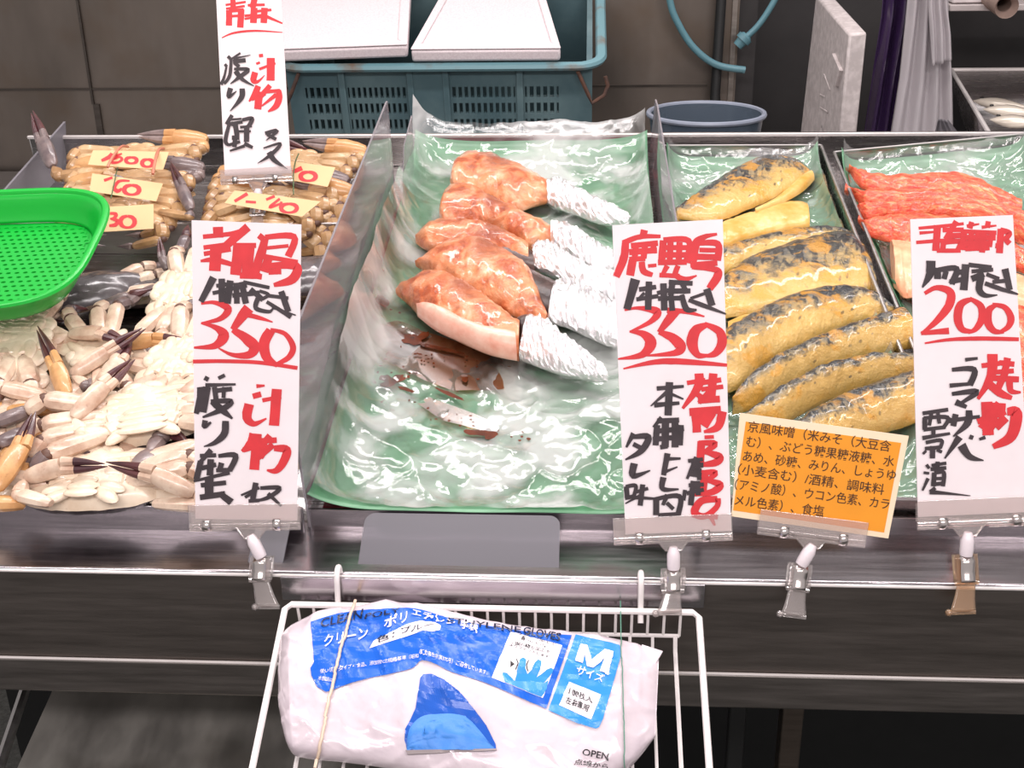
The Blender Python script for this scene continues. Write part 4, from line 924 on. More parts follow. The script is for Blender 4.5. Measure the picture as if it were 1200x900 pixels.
t, c, N = tag_card('cream tag ending in 60 on the tied crab behind the basket', [(108, 203), (191, 215), (183, 236), (105, 224)], 0.062,
    zt1([([(660, 390), (610, 408)], [14, 16]), ([(760, 410), (700, 412), (670, 450), (690, 470), (715, 455)], [10, 16, 22, 22, 12]), O_(772, 463, 44, 28, 24)])); TAGS.append((c, N))
t, c, N = tag_card('yellowish tag ending in 30 on the tied crab against the partition', [(118, 243), (180, 239), (180, 268), (116, 272)], 0.044,
    zt1([([(640, 600), (680, 605), (670, 628), (645, 632)], [14, 20, 18, 8]), ([(650, 632), (690, 645), (675, 668), (640, 672)], [12, 22, 22, 14]), O_(748, 650, 42, 34, 24)])); TAGS.append((c, N))
t, c, N = tag_card('cream tag ending in 10 on the tied crab by the acrylic divider', [(333, 188), (393, 196), (384, 219), (330, 209)], 0.072,
    zt2([([(770, 235), (715, 258)], [26, 20]), O_(806, 284, 44, 26, 24)])); TAGS.append((c, N))
t, c, N = tag_card('cream tag numbered 1240 on the tied crab below the back card clip', [(275, 223), (376, 236), (354, 254), (263, 238)], 0.062,
    zt2([([(450, 385), (375, 430)], [20, 16]), ([(440, 432), (500, 436)], [14, 14]), ([(560, 420), (610, 400)], [14, 16]), ([(640, 415), (580, 465), (655, 440)], [14, 16, 12]), ([(650, 432), (640, 470)], [14, 14]), O_(694, 470, 46, 26, 22)])); TAGS.append((c, N))
def band(label, name, mat_, path, r):
    pts = catmull([tuple(tp(a, b, n)) for a, b, n in path], 6)
    o = MB().tube(pts, r, 6).build(name, mat_); tag(o, label, 'band')
band('pinkish rubber band at the left of the 1600 tag', 'rubber_band', M_band, [(150, 172, 0.070), (142, 172, 0.092), (132, 184, 0.094), (126, 196, 0.088)], 0.0022)
band('pinkish rubber band at the right of the 1600 tag', 'rubber_band', M_band, [(192, 174, 0.072), (186, 176, 0.092), (182, 188, 0.094), (179, 204, 0.086)], 0.0024)
band('green string across the tag ending in 60', 'green_string', M_cord, [(138, 196, 0.06), (136, 204, 0.074), (134, 214, 0.074), (130, 232, 0.066)], 0.001)
band('green string over the tag ending in 10', 'green_string', M_cord, [(350, 180, 0.066), (346, 190, 0.084), (344, 205, 0.084), (344, 228, 0.07)], 0.001)

# ================================================================ price cards and their clear clips
LEAN = radians(15); SN = Vector((0, -cos(LEAN), sin(LEAN))); SU = Vector((0, sin(LEAN), cos(LEAN)))
EDGE = Vector((0, LEDGE_Y-0.001, LEDGE_Z))
PART = tw(0, 0.6705, 0.018)
M_card = plain('white_card_board', rgb(240, 228, 230), 0.6, 0, 0.02, 40)
def price_card(label, quad, P, red, black, red_mat=None):
    Pts = [hit(a, b, P, SN) for a, b in quad]
    o = thing('price_card', tuple((Pts[2]+Pts[3])/2), label, 'price card', 'handwritten price cards')
    MB().prism(Pts, SN*-0.0016).build('card_board', M_card, o, smooth=False)
    for nm, rows, mm, e in (('red_lettering', red, M_ink_red, 0.0004), ('black_lettering', black, M_ink_blk, 0.0012)):
        st = Strokes(P, SN, e)
        for ox, oy, sc, r in rows: st.many(ox, oy, sc, r)
        if st.mb.v: st.mb.build(nm, mm, o, smooth=False)
    return o
# ---- traced handwriting of the four price cards: (origin x, origin y, zoom, [(points, widths), ...])
R2 = [(220, 250, 4.737, [([(168,75),(170,135)],40),([(85,130),(230,115),(295,98)],18),([(88,190),(200,175),(270,160)],18),([(335,75),(230,165),(195,205)],[34,32,24]),([(90,225),(240,200)],18),([(158,180),(150,320)],46),([(72,265),(150,258),(260,288)],[10,22,18]),([(285,165),(266,342)],42),([(265,178),(380,178)],20),([(342,190),(328,335)],42),([(290,345),(405,348)],24),
 ([(395,122),(425,145)],24),([(425,150),(372,335)],[26,36]),([(360,345),(412,352)],22),([(430,140),(412,240)],28),([(430,132),(590,130),(558,240)],[20,26,28]),([(440,192),(560,180)],14),([(400,236),(612,268)],[22,14]),([(448,250),(425,325)],34),([(438,292),(600,292),(582,365),(478,398)],[22,34,36,16]),([(450,325),(520,322)],22),
 ([(75,500),(150,495),(225,530),(180,585),(75,610)],[10,16,30,20,8]),([(75,608),(160,635),(200,680),(150,735),(35,745)],[8,22,44,26,8]),([(340,525),(300,575),(250,645)],[44,38,22]),([(250,645),(320,690),(370,740),(340,785),(250,785),(172,748)],[22,38,44,30,16,6]),([(320,560),(400,580),(472,603)],[20,16,5]),([(462,648),(425,720),(440,800),(500,845)],[38,42,36,16]),([(460,645),(540,668),(585,740),(560,800),(482,842)],[14,18,24,22,12]),([(30,822),(200,820),(400,828),(610,858)],15)]),
 (220, 430, 4.737, [([(382,106),(428,103)],[16,8]),([(362,163),(408,150)],22),([(342,205),(330,280),(370,315),(438,285)],[38,36,22,6]),([(415,185),(520,165)],16),([(495,122),(480,325)],40),
 ([(368,370),(350,420),(302,468)],[34,30,12]),([(385,370),(370,570)],38),([(310,460),(440,420)],22),([(458,380),(400,450)],26),([(400,410),(495,405)],22),([(440,440),(400,500)],30),([(475,430),(380,510)],26),([(480,450),(550,460),(530,530),(490,575),(440,572)],[22,34,32,24,8])])]
B2 = [(220, 250, 4.737, [([(145,355),(75,490)],[30,22]),([(190,362),(192,492)],26),([(160,402),(250,388)],15),([(140,442),(250,420)],15),([(238,372),(222,500)],26),([(205,425),(330,400)],16),([(270,385),(275,500)],22),([(300,380),(325,500)],24),([(250,455),(400,440)],18),([(310,380),(455,412)],14),([(350,420),(420,480)],20),([(392,470),(380,525),(450,545),(475,528)],[20,18,14,6]),([(400,430),(450,450),(415,475)],13),([(440,455),(560,470)],14),([(520,432),(560,545)],24),([(440,490),(575,575)],[14,18]),([(470,520),(602,565)],[12,5])]),
 (220, 430, 4.737, [([(95,58),(117,70)],18),([(172,62),(208,44)],14),([(72,110),(75,170),(48,258)],[26,32,20]),([(100,100),(268,95)],[16,8]),([(110,110),(85,250)],30),([(140,132),(248,120)],18),([(150,110),(160,180)],20),([(205,110),(200,170)],16),([(130,190),(242,190),(190,235),(85,278)],[16,22,22,8]),([(135,190),(190,235),(250,285)],[22,28,8]),([(100,295),(95,330),(132,305)],[22,18,8]),([(212,298),(205,370),(150,420),(92,440)],[26,28,18,4]),
 ([(132,458),(60,540)],[22,14]),([(70,492),(160,488)],16),([(75,520),(50,625)],24),([(80,560),(160,540)],18),([(130,510),(125,600)],26),([(172,492),(268,490),(235,572)],[14,22,22]),([(190,530),(178,575)],22),([(160,572),(250,568)],16),([(35,632),(235,585)],[10,16]),([(75,655),(215,640)],18),([(122,615),(120,712)],34),([(70,722),(210,702)],22),([(180,700),(245,750)],[22,30]),
 ([(298,710),(400,668)],[8,12]),([(380,640),(362,742)],22),([(372,690),(320,722)],12),([(405,670),(512,670),(450,722),(375,742)],[14,18,16,8]),([(448,700),(522,770)],[16,10]),([(340,742),(400,738)],14)])]
R3 = [(714, 250, 4.737, [([(195,92),(185,135)],28),([(75,165),(170,130),(285,128)],[22,20,14]),([(90,160),(80,250),(38,352)],[28,32,28]),([(120,180),(270,165)],22),([(110,215),(265,205)],24),([(150,170),(140,250)],24),([(200,165),(190,250)],24),([(250,160),(238,220)],22),([(110,255),(200,250)],20),([(130,260),(115,345)],32),([(180,268),(190,320),(240,342)],[24,26,18]),([(215,292),(262,288)],14),
 ([(300,150),(290,272)],28),([(300,148),(440,152),(430,275)],[22,24,30]),([(340,160),(335,270)],24),([(390,160),(385,270)],24),([(300,190),(430,190)],20),([(300,230),(430,230)],22),([(270,272),(430,270)],22),([(322,290),(298,335)],[22,16]),([(382,290),(368,340),(420,365),(485,345)],[20,22,20,6]),([(278,342),(390,348)],18),
 ([(598,115),(530,130),(480,170),(465,270)],[10,20,34,28]),([(500,165),(602,170),(600,262)],[20,26,28]),([(500,203),(600,205)],18),([(488,240),(600,243)],24),([(450,287),(600,275)],22),([(458,300),(590,312),(600,350),(555,418)],[14,24,34,28]),
 ([(85,537),(160,525),(265,545),(230,600),(115,657)],[8,14,32,20,8]),([(112,655),(190,670),(230,720),(180,785),(48,808)],[8,28,46,26,6]),([(372,535),(330,590),(275,660)],[38,34,18]),([(275,658),(350,690),(395,740),(360,775),(195,790)],[18,36,44,24,5]),([(320,538),(420,545),(528,572)],[22,18,6]),([(540,618),(480,650),(460,720),(490,785),(550,788)],[20,40,44,26,12]),([(528,612),(610,655),(625,720),(590,775),(538,792)],[16,32,38,28,12]),([(78,862),(250,825),(400,822),(655,842)],[6,20,24,12])]),
 (714, 430, 4.2857, [([(450,32),(445,100),(368,208)],[32,30,10]),([(390,80),(482,65)],16),([(522,32),(510,170)],30),([(470,78),(562,64)],18),([(462,112),(572,98)],16),([(430,130),(480,160)],18),([(445,167),(555,160)],24),([(500,120),(450,180)],16),
 ([(432,205),(440,328)],30),([(402,226),(560,214)],28),([(482,205),(470,290)],28),([(420,265),(500,250)],22),([(568,222),(545,300),(475,325)],[32,28,10]),([(522,230),(478,300)],24),([(478,352),(525,350)],13),
 ([(462,372),(455,492)],28),([(448,380),(530,385),(480,425)],[16,24,16]),([(480,425),(552,450),(530,480),(440,492)],[16,28,26,12]),([(482,518),(470,622)],26),([(448,530),(532,530),(490,570)],[14,22,14]),([(490,568),(556,590),(520,625),(428,642)],[14,26,24,10]),
 ([(542,662),(462,672),(428,730),(480,748),(540,700),(545,658)],[22,26,28,22,20,20]),([(415,742),(545,752)],18),([(498,730),(530,795)],[22,8])])]
B3 = [(714, 250, 4.737, [([(145,365),(98,532)],[38,28]),([(220,378),(215,535)],26),([(165,422),(260,408)],18),([(150,477),(272,458)],16),([(195,440),(165,472)],12),([(300,388),(305,538)],26),([(265,442),(360,418)],16),([(270,472),(420,468)],18),([(330,380),(462,388)],18),([(350,385),(340,455)],24),([(402,385),(430,440)],20),([(345,430),(450,430)],20),([(402,450),(428,530),(485,535)],[18,24,8]),([(342,455),(350,540)],22),([(450,472),(540,440)],12),([(540,418),(570,512)],28),([(440,480),(520,510),(648,558)],[14,18,6])]),
 (714, 430, 4.2857, [([(302,75),(295,242)],26),([(238,107),(374,96)],[16,10]),([(295,120),(208,195)],[16,5]),([(300,130),(372,160)],[12,6]),([(225,190),(352,180)],[18,12]),
 ([(262,252),(222,302)],[16,10]),([(240,270),(350,265)],18),([(240,290),(232,392)],22),([(282,278),(280,402)],26),([(228,322),(375,308)],18),([(330,262),(330,402)],24),([(360,290),(355,392)],20),([(218,362),(360,350)],18),([(255,402),(292,396)],16),
 ([(292,432),(272,542)],[22,18]),([(290,460),(358,458)],[14,8]),([(280,525),(342,500)],[12,5]),([(272,552),(268,610),(348,612)],[22,18,6]),
 ([(235,658),(235,742)],22),([(228,662),(352,648),(345,742)],[14,18,20]),([(292,640),(268,692)],[18,12]),([(288,680),(322,712)],14),([(245,742),(350,736)],14),
 ([(122,332),(85,402)],[20,8]),([(112,350),(195,350),(160,420),(80,464)],[14,24,22,6]),([(120,385),(165,408)],16),([(125,482),(120,545),(205,518)],[26,22,5]),
 ([(85,598),(90,652)],18),([(82,600),(132,594),(125,642)],14),([(78,657),(132,645)],14),([(168,588),(155,694)],18),([(130,627),(195,608)],12),([(118,652),(238,660)],[14,8]),([(160,640),(80,684)],[12,5]),
 ([(395,470),(470,462)],14),([(435,450),(390,560)],[14,10]),([(410,490),(472,490)],18),([(418,512),(462,520)],16),([(395,532),(462,542)],18),([(442,470),(452,565)],16),([(380,615),(372,668)],14),([(398,592),(474,588)],14),([(422,570),(408,692)],20),([(442,570),(446,642)],18),([(388,632),(474,614)],14)])]
R4 = [(1060, 250, 5.629, [([(92,98),(240,85),(390,68)],[14,16,14]),([(98,130),(200,122)],[16,10]),([(76,192),(240,180),(380,180)],[16,18,18]),([(217,78),(205,248)],34),([(342,52),(270,170)],26),([(250,110),(390,108)],22),([(270,150),(370,145)],26),([(257,180),(250,252)],26),([(250,195),(362,188),(345,248)],[20,22,22]),([(212,246),(370,246)],20),([(442,56),(430,100)],24),([(410,84),(492,70)],[16,8]),([(552,52),(545,95)],24),([(508,92),(605,80)],[16,8]),([(392,115),(380,242)],30),([(378,118),(605,128)],20),([(442,115),(430,247)],26),([(400,160),(600,160)],26),([(482,120),(480,242)],26),([(522,130),(510,258)],28),([(388,200),(570,200)],28),([(400,236),(560,230)],20),([(575,130),(562,222)],20),([(635,102),(625,262)],32),([(630,110),(690,130),(668,170),(692,200)],26),([(598,212),(642,216)],24),
 ([(132,528),(210,490),(300,520),(290,610),(200,720),(108,792)],[18,24,38,40,28,10]),([(108,790),(292,774)],[18,30]),([(442,565),(370,600),(350,690),(380,765),(452,778)],[18,36,40,30,16]),([(428,560),(500,610),(510,690),(470,760),(418,788)],[16,32,36,26,12]),([(602,605),(555,640),(550,720),(590,775),(655,782)],[16,34,38,28,14]),([(578,600),(660,620),(700,690),(680,750),(615,788)],[16,26,34,26,14]),([(132,856),(300,832),(500,825),(752,830)],[8,16,20,18])]),
 (1060, 400, 4.5, [([(462,66),(455,180),(386,304)],[40,34,12]),([(405,128),(502,115)],18),([(542,86),(530,150)],26),([(498,112),(578,120)],20),([(475,162),(575,155)],18),([(450,192),(602,200)],22),([(532,160),(490,250)],26),([(428,208),(500,270),(565,298)],[28,30,16]),([(552,200),(560,260),(612,268)],[26,22,8]),
 ([(432,318),(440,494)],42),([(382,422),(532,370)],24),([(502,328),(408,462)],36),([(450,340),(532,345)],26),([(482,400),(428,482)],36),([(532,400),(478,452)],34),([(540,370),(588,380),(560,500),(465,555)],[28,44,40,20])])]
B4 = [(1060, 250, 5.629, [([(172,312),(165,400),(116,488)],[44,38,8]),([(217,358),(215,432)],32),([(220,372),(342,365),(308,464)],[22,28,30]),([(272,380),(258,432)],26),([(328,392),(412,380)],24),([(295,452),(402,430)],24),([(402,335),(388,505)],36),([(420,338),(572,356)],20),([(440,382),(582,370)],18),([(440,432),(522,400)],30),([(502,420),(490,500),(530,540),(610,538)],[34,32,22,5]),([(538,400),(622,432)],18),([(578,452),(692,440)],18),([(660,365),(692,505)],[32,28]),([(528,460),(640,500),(748,533)],[20,20,8])]),
 (1060, 400, 4.5, [([(318,96),(384,88)],[14,10]),([(248,148),(365,148),(342,230)],[14,22,24]),([(236,232),(352,222)],[16,12]),([(248,276),(380,264),(295,325)],[14,22,12]),([(268,318),(325,345)],[24,14]),([(222,418),(395,395)],[18,12]),([(268,382),(255,445)],22),([(338,362),(330,430),(255,500)],[24,26,6]),([(288,502),(210,616)],[28,6]),([(298,545),(340,605),(415,627)],[34,24,4]),([(340,500),(360,508)],16),([(392,515),(424,504)],[10,14]),
 ([(93,378),(228,358)],14),([(105,400),(105,465)],18),([(98,402),(225,400),(200,458)],[12,16,14]),([(142,365),(128,442)],14),([(172,365),(182,432)],14),([(98,464),(215,450)],14),([(225,400),(250,412)],[10,6]),
 ([(150,462),(150,492)],16),([(92,508),(238,484)],[16,10]),([(110,532),(192,520),(185,562)],14),([(105,564),(190,556)],14),([(146,550),(145,615)],20),([(112,575),(95,592)],10),([(168,570),(195,582)],12),
 ([(113,648),(128,668)],12),([(98,690),(128,694)],10),([(122,720),(92,785)],[14,8]),([(140,652),(218,640)],12),([(135,672),(218,665)],14),([(172,632),(170,692)],16),([(155,690),(150,762)],18),([(155,690),(204,690),(200,762)],16),([(150,722),(200,720)],12),([(150,752),(200,746)],14),([(130,792),(230,800),(345,812)],[18,10,3]),([(160,770),(132,792)],14)])]
R1 = [(250, 0, 8.18, [([(185,-60),(192,90)],36),([(118,48),(312,18)],16),([(122,84),(302,58)],16),([(152,98),(150,245)],42),([(150,104),(292,95)],24),([(268,90),(258,264)],44),([(180,155),(260,150)],18),([(405,-60),(378,75)],[44,40]),([(335,50),(494,45)],18),([(395,40),(330,52)],16),([(392,75),(384,220)],46),([(300,152),(390,143)],18),([(300,182),(380,168)],14),([(492,75),(484,220)],44),([(378,112),(558,94)],18),([(400,160),(500,150)],28),([(515,160),(664,224)],[22,10]),([(82,362),(200,315),(400,295),(664,310)],[6,14,14,5]),
 ([(438,535),(478,530)],22),([(412,612),(448,598)],16),([(402,692),(385,770),(430,780),(494,720)],[42,40,20,4]),([(440,663),(596,605)],18),([(552,555),(550,772)],54)]),
 (250, 100, 8.18, [([(432,5),(400,80),(343,154)],[40,40,10]),([(445,60),(425,228)],50),([(368,134),(500,80)],24),([(545,0),(450,112)],34),([(490,62),(640,50)],24),([(625,45),(632,120),(600,200),(525,252)],[36,44,40,10]),([(605,88),(465,198)],[30,10])])]
B1 = [(250, 0, 8.18, [([(140,540),(165,562)],22),([(112,615),(132,640)],20),([(128,640),(105,740),(76,812)],[14,18,24]),([(172,556),(160,720),(106,805)],[20,24,18]),([(262,508),(180,562)],14),([(195,562),(358,528)],[16,6]),([(190,590),(312,578)],28),([(205,600),(250,642)],26),([(200,662),(335,668),(250,740),(165,804)],[18,28,26,6]),([(215,680),(280,760),(394,826)],[36,26,5])]),
 (250, 100, 8.18, [([(168,26),(150,110),(225,55)],[36,28,6]),([(278,30),(270,120),(162,248)],[36,36,5]),([(182,285),(128,374)],26),([(150,330),(272,320)],14),([(152,378),(118,530),(152,574)],[24,28,20]),([(150,372),(282,350)],22),([(192,350),(180,390)],18),([(212,370),(230,482)],34),([(278,332),(374,318),(340,394)],[22,28,30]),([(258,402),(372,390)],18),([(322,400),(320,542)],36),([(200,442),(362,440)],16),([(180,502),(252,500)],30),([(212,490),(205,592)],30),([(148,572),(260,540)],20),([(160,628),(302,580)],[12,22]),([(298,558),(380,596)],[30,20]),
 ([(498,460),(612,438),(506,530)],[24,28,5]),([(518,470),(604,518)],24),([(482,602),(645,558),(560,660),(426,748)],[10,20,26,4]),([(535,640),(590,720),(716,804)],[38,32,3])])]
price_card('tall white card with red 350 standing in front of the crabs, left of the divider', [(224.5, 258), (353, 263), (348, 610), (229, 608)], EDGE, R2, B2)
price_card('tall white card with red 350 between the tuna and the yellow mackerel', [(717.5, 264), (847, 257), (857, 622), (733, 626)], EDGE, R3, B3)
price_card('tall white card with red 200 in front of the red fillets, at the right', [(1067, 257), (1187, 252), (1207, 600), (1076, 606)], EDGE, R4, B4)
price_card('tall white card at the back with a red underline, standing above the tied crabs', [(252, -30), (328, -30), (341, 203), (263.5, 206)], PART, R1, B1)

# ---- printed lettering from the built-in typeface, laid on a surface
def glyphs(body, bold=0.0):
    c = bpy.data.curves.new('lettering', 'FONT'); c.body = body; c.size = 1.0; c.offset = bold; c.resolution_u = 3
    o = bpy.data.objects.new('lettering', c); COL.objects.link(o); bpy.context.view_layer.update()
    me = bpy.data.meshes.new_from_object(o.evaluated_get(bpy.context.evaluated_depsgraph_get()))
    vs = [tuple(v.co) for v in me.vertices]; fs = [tuple(p.vertices) for p in me.polygons]
    bpy.data.objects.remove(o); bpy.data.curves.remove(c); bpy.data.meshes.remove(me); return vs, fs
def print_text(mb, body, p0, p1, h, place, mi=0, bold=0.0, up=None, cap=0.86, step=0):
    """lay a line of text from pixel p0 to pixel p1 along its baseline, h pixels tall"""
    vs, fs = glyphs(body, bold)
    if not vs: return
    x0, x1 = min(v[0] for v in vs), max(v[0] for v in vs); dx, dy = p1[0]-p0[0], p1[1]-p0[1]; l = math.hypot(dx, dy)
    u = up or (dy/l, -dx/l)
    if step: return fine_faces(mb, [(p0[0]+dx*(x-x0)/(x1-x0)+u[0]*h*y/cap, p0[1]+dy*(x-x0)/(x1-x0)+u[1]*h*y/cap) for x, y, z in vs], fs, place, mi, step)
    out = [place(p0[0]+dx*(x-x0)/(x1-x0)+u[0]*h*y/cap, p0[1]+dy*(x-x0)/(x1-x0)+u[1]*h*y/cap) for x, y, z in vs]
    mb.add(out, fs, mi)

def fine_faces(mb, pts, fs, place, mi, step):
    from mathutils.geometry import tessellate_polygon
    tri = []
    for f_ in fs:
        q_ = [Vector((*pts[i], 0)) for i in f_]
        tri += [[q_[i] for i in t_] for t_ in (tessellate_polygon([q_]) if len(q_) > 3 else [(0, 1, 2)])]
    while tri:
        a, b, c = tri.pop(); ls = ((a-b).length, (b-c).length, (c-a).length); k = ls.index(max(ls))
        if ls[k] > step:
            if k == 0: m_ = (a+b)/2; tri += [[a, m_, c], [m_, b, c]]
            elif k == 1: m_ = (b+c)/2; tri += [[a, b, m_], [a, m_, c]]
            else: m_ = (c+a)/2; tri += [[a, b, m_], [m_, b, c]]
            continue
        P = [place(p.x, p.y) for p in (a, b, c)]
        mb.add(P, [(0, 1, 2)], mi)
# ---- orange ingredient card
M_orange = plain('orange_paper', rgb(238, 152, 34), 0.5, 0, 0.03, 30)
OP = EDGE
q = [(867, 484), (1065, 511), (1041, 631), (857, 605)]
oc = thing('ingredient_card', tuple(hit(950, 630, OP, SN)), 'orange printed ingredient card with a pale border, tilted in a clip below the mackerel', 'ingredient card')
MB().prism([hit(a, b, OP, SN) for a, b in q], SN*-0.0012).build('card_board', plain('pale_border', rgb(246, 222, 190), 0.5, 0, 0.02), oc, smooth=False)
q2 = [(874, 494), (1056, 519), (1036, 624), (859, 598)]
MB().prism([hit(a, b, OP, SN)+SN*0.0003 for a, b in q2], SN*-0.0004).build('orange_sheet', M_orange, oc, smooth=False)
mb = MB(); pl_ = lambda a, b: hit(a, b, OP, SN)+SN*0.0008
def zo(x, y): return (860+x/5.624, 480+y/5.624)
for body, a, b in (('京風味噌（米みそ（大豆含', (88, 138), (1030, 272)), ('む）、ぶどう糖果糖液糖、水', (78, 236), (1052, 372)), ('あめ、砂糖、みりん、しょうゆ', (56, 332), (1062, 462)), ('（小麦含む）/酒精、調味料', (22, 418), (985, 556)), ('（アミノ酸）、ウコン色素、カラ', (2, 518), (1018, 652)), ('メル色素）、食塩', (2, 622), (588, 700))):
    print_text(mb, body, zo(*a), zo(*b), 12.4, pl_, 0, 0.004, (0.16, -0.985), 0.88)
mb.build('printed_text', plain('brown_print', rgb(70, 42, 24), 0.6), oc, smooth=False)

# ---- clear card clips
M_white_joint = plain('milky_joint', rgb(228, 216, 220), 0.35)
M_spring = plain('spring_steel', (0.62, 0.56, 0.54, 1), 0.22, 1.0, 0.05)
M_oldclear = glassy('yellowed_plastic', (0.90, 0.74, 0.58, 1), 0.25, (0.62, 0.42, 0.28, 1), 0.08, 1.4)
def clip(label, hl, hr, springs, neck, joint, mid, bot, P, N, plate=22, s=1.0, jm=None):
    o = thing('card_clip', tuple(hit(bot[0], bot[1], P, N)), label, 'card clip', 'clear plastic card clips')
    at_ = lambda a, b, off=0.0: hit(a, b, P, N)+N*off
    L, Rr = at_(*hl), at_(*hr); ax = (Rr-L).normalized(); up = N.cross(ax).normalized()
    if up.z < 0: up = -up
    ph = plate*0.00087*s
    jm = jm or M_clear
    for nm, off, lo, hh in (('front_plate', 0.0032, -0.002, ph), ('rear_plate', -0.0034, -0.002, ph*0.8)):
        MB().prism([L+N*off+up*lo, Rr+N*off+up*lo, Rr+N*off+up*hh, L+N*off+up*hh], N*0.0012).build(nm, M_clear, o, smooth=False, bevel=0.0004)
    m = MB().tube([L+N*0.003-up*0.003, Rr+N*0.003-up*0.003], 0.0021, 8); m.tube([L+N*0.003-up*0.0078, L.lerp(Rr, 0.38)+N*0.003-up*0.0078], 0.0014, 8); m.tube([L.lerp(Rr, 0.62)+N*0.003-up*0.0078, Rr+N*0.003-up*0.0078], 0.0014, 8)
    m.prism([L+N*0.002-up*0.0075, Rr+N*0.002-up*0.0075, Rr+N*0.002-up*0.002, L+N*0.002-up*0.002], N*0.0008)
    m.build('hinge', M_clear, o)
    for sx in springs:
        c = at_(sx, hl[1]+(hr[1]-hl[1])*(sx-hl[0])/(hr[0]-hl[0])); m = MB(); pp = []
        for k in range(9):
            t_ = pi*1.25*k/8-0.4; pp.append(c-up*0.0035+N*(0.001+0.0058*sin(t_))+up*0.0062*cos(t_))
        m.grid(lambda a, b: lsamp(pp, 16)[int(round(a*16))]+ax*(0.0078*(b-0.5)*s), 16, 1); m.build('spring', M_spring, o, solid=0.0007)
    n0 = at_(neck[0], neck[1], 0.003); c = L.lerp(Rr, ((neck[0]-hl[0])/(hr[0]-hl[0])))+N*0.003-up*0.004
    w0, w1 = 0.0175*s, 0.0078*s
    m = MB().prism([c-ax*w0, c+ax*w0, n0+ax*w1, n0-ax*w1], N*-0.002); m.tube([c-ax*w0, n0-ax*w1, n0+ax*w1, c+ax*w0], 0.0011, 6); m.build('neck', M_clear, o)
    j = at_(joint[0], joint[1], 0.003); d = j-n0
    MB().tube([n0-d*0.18, n0+d*0.05, n0+d*0.2, n0+d*0.8, j, j+d*0.06], [0.004*s, 0.0056*s, 0.0066*s, 0.0066*s, 0.0060*s, 0.003*s], 14).build('ball_joint', M_white_joint, o)
    k = at_(mid[0], mid[1], 0.006); e = at_(bot[0], bot[1], 0.014); jj = at_(joint[0], joint[1], 0.002)
    m = MB()
    def jaw(u, v):
        c0 = jj.lerp(k, min(1, u*2)) if u < 0.5 else k.lerp(e, (u-0.5)*2)
        w_ = lerp([0.0085, 0.0098, 0.0085, 0.0098, 0.0125], u)*s
        return c0+ax*(w_*(2*v-1))+N*(0.0015*sin(pi*v))
    m.grid(jaw, 14, 8); m.build('front_jaw', jm, o, solid=0.0022)
    m = MB(); m.grid(lambda u, v: jj.lerp(k, u)+ax*(0.0125*s*(2*v-1))+N*(-0.004+0.005*u), 6, 4); m.build('rear_jaw', jm, o, solid=0.0018)
    m = MB().tube([e-ax*0.0145*s, e+ax*0.0125*s], 0.0022*s, 8); m.ell(e-ax*0.0135*s, (0.0038*s, 0.0038*s, 0.0038*s), nu=10, nv=6); m.build('jaw_lip', jm, o)
    m = MB().tube([k-ax*0.0115*s+N*0.002, k+ax*0.0115*s+N*0.002], 0.0022*s, 8); m.build('pivot', jm, o)
    pts = [jj+N*0.002, jj.lerp(k, 0.15)+N*0.007, jj.lerp(k, 0.55)+N*0.006, jj.lerp(k, 0.92)+N*0.008]
    MB().grid(lambda u, v: lsamp(pts, 12)[int(round(u*12))]+ax*(0.0068*s*(2*v-1)), 12, 1).build('spring_band', M_spring, o, solid=0.0008)
    return o
clip('clear clip leaning sideways under the card before the crabs', (223, 612), (352.5, 610), (243, 325), (296, 630), (307, 652), (307, 677), (318, 706), EDGE, SN)
clip('clear clip with two bright springs under the card before the mackerel', (719, 628), (858, 622), (749, 827), (789, 644), (789, 666), (788, 690), (783, 713), EDGE, SN)
clip('clear clip tilted under the orange ingredient card', (888, 615), (1014, 631), (919, 988), (950, 641), (938, 661), (933, 688), (927, 716), EDGE, SN, 20)
clip('yellowed clear clip under the rightmost card before the red fillets', (1074, 610), (1210, 604), (1104, 1190), (1133, 627), (1131, 650), (1130, 680), (1123, 712), EDGE, SN, 24, 1.0, M_oldclear)
clip('clear clip on the pan partition under the card at the back', (259, 210), (343, 205), (276, 323), (303, 223), (303, 234), (303, 252), (304, 272), PART, SN, 16, 1.0)
# ================================================================ white wire rack with the bag of gloves
from mathutils.bvhtree import BVHTree
from mathutils.geometry import tessellate_polygon
RTL = radians(23.5); RB = Vector((0, 1.024, 0.7535)); RS = Vector((0, -cos(RTL), -sin(RTL))); RN = Vector((0, -sin(RTL), cos(RTL)))
def rk(x, s, n=0.0): return Vector((x, 0, 0))+RB+RS*s+RN*n
M_wire = plain('white_coated_wire', rgb(236, 228, 226), 0.3)
RX0, RX1, RL = -0.305, 0.118, 0.34
rack = thing('wire_rack', tuple(rk(-0.09, RL, -0.06)), 'white coated wire rack hooked on the counter front, holding the glove bag', 'rack')
# steel hanging rail clamped to the ledge edge
xa, xb = yh(330, 695, 1.036).x, yh(826, 695, 1.036).x
MB().box(((xa+xb)/2, 1.0375, 0.7645), (xb-xa, 0.003, 0.028)).build('hanging_rail', steel('rail_bright', (0.45, 0.42, 0.44, 1), 0.2), rack, bevel=0.0008)
fr = MB().tube([rk(RX0, RL), rk(RX0, 0.006), rk(RX0+0.006, 0), rk(RX1-0.006, 0), rk(RX1, 0.006), rk(RX1, RL)], 0.0034, 8); fr.tube([rk(RX0, RL), rk(RX1, RL)], 0.0034, 8); fr.build('top_frame', M_wire, rack)
fz = -0.032   # floor of the basket, along the normal
FX0, FX1 = RX0+0.03, RX1-0.022
bw = MB()
for k in range(25):
    x = RX0+0.012+(RX1-RX0-0.03)*k/24
    bw.tube([rk(x, 0.0), rk(x, 0.004, fz*0.5), rk(x, 0.008, fz)], 0.0016, 6)
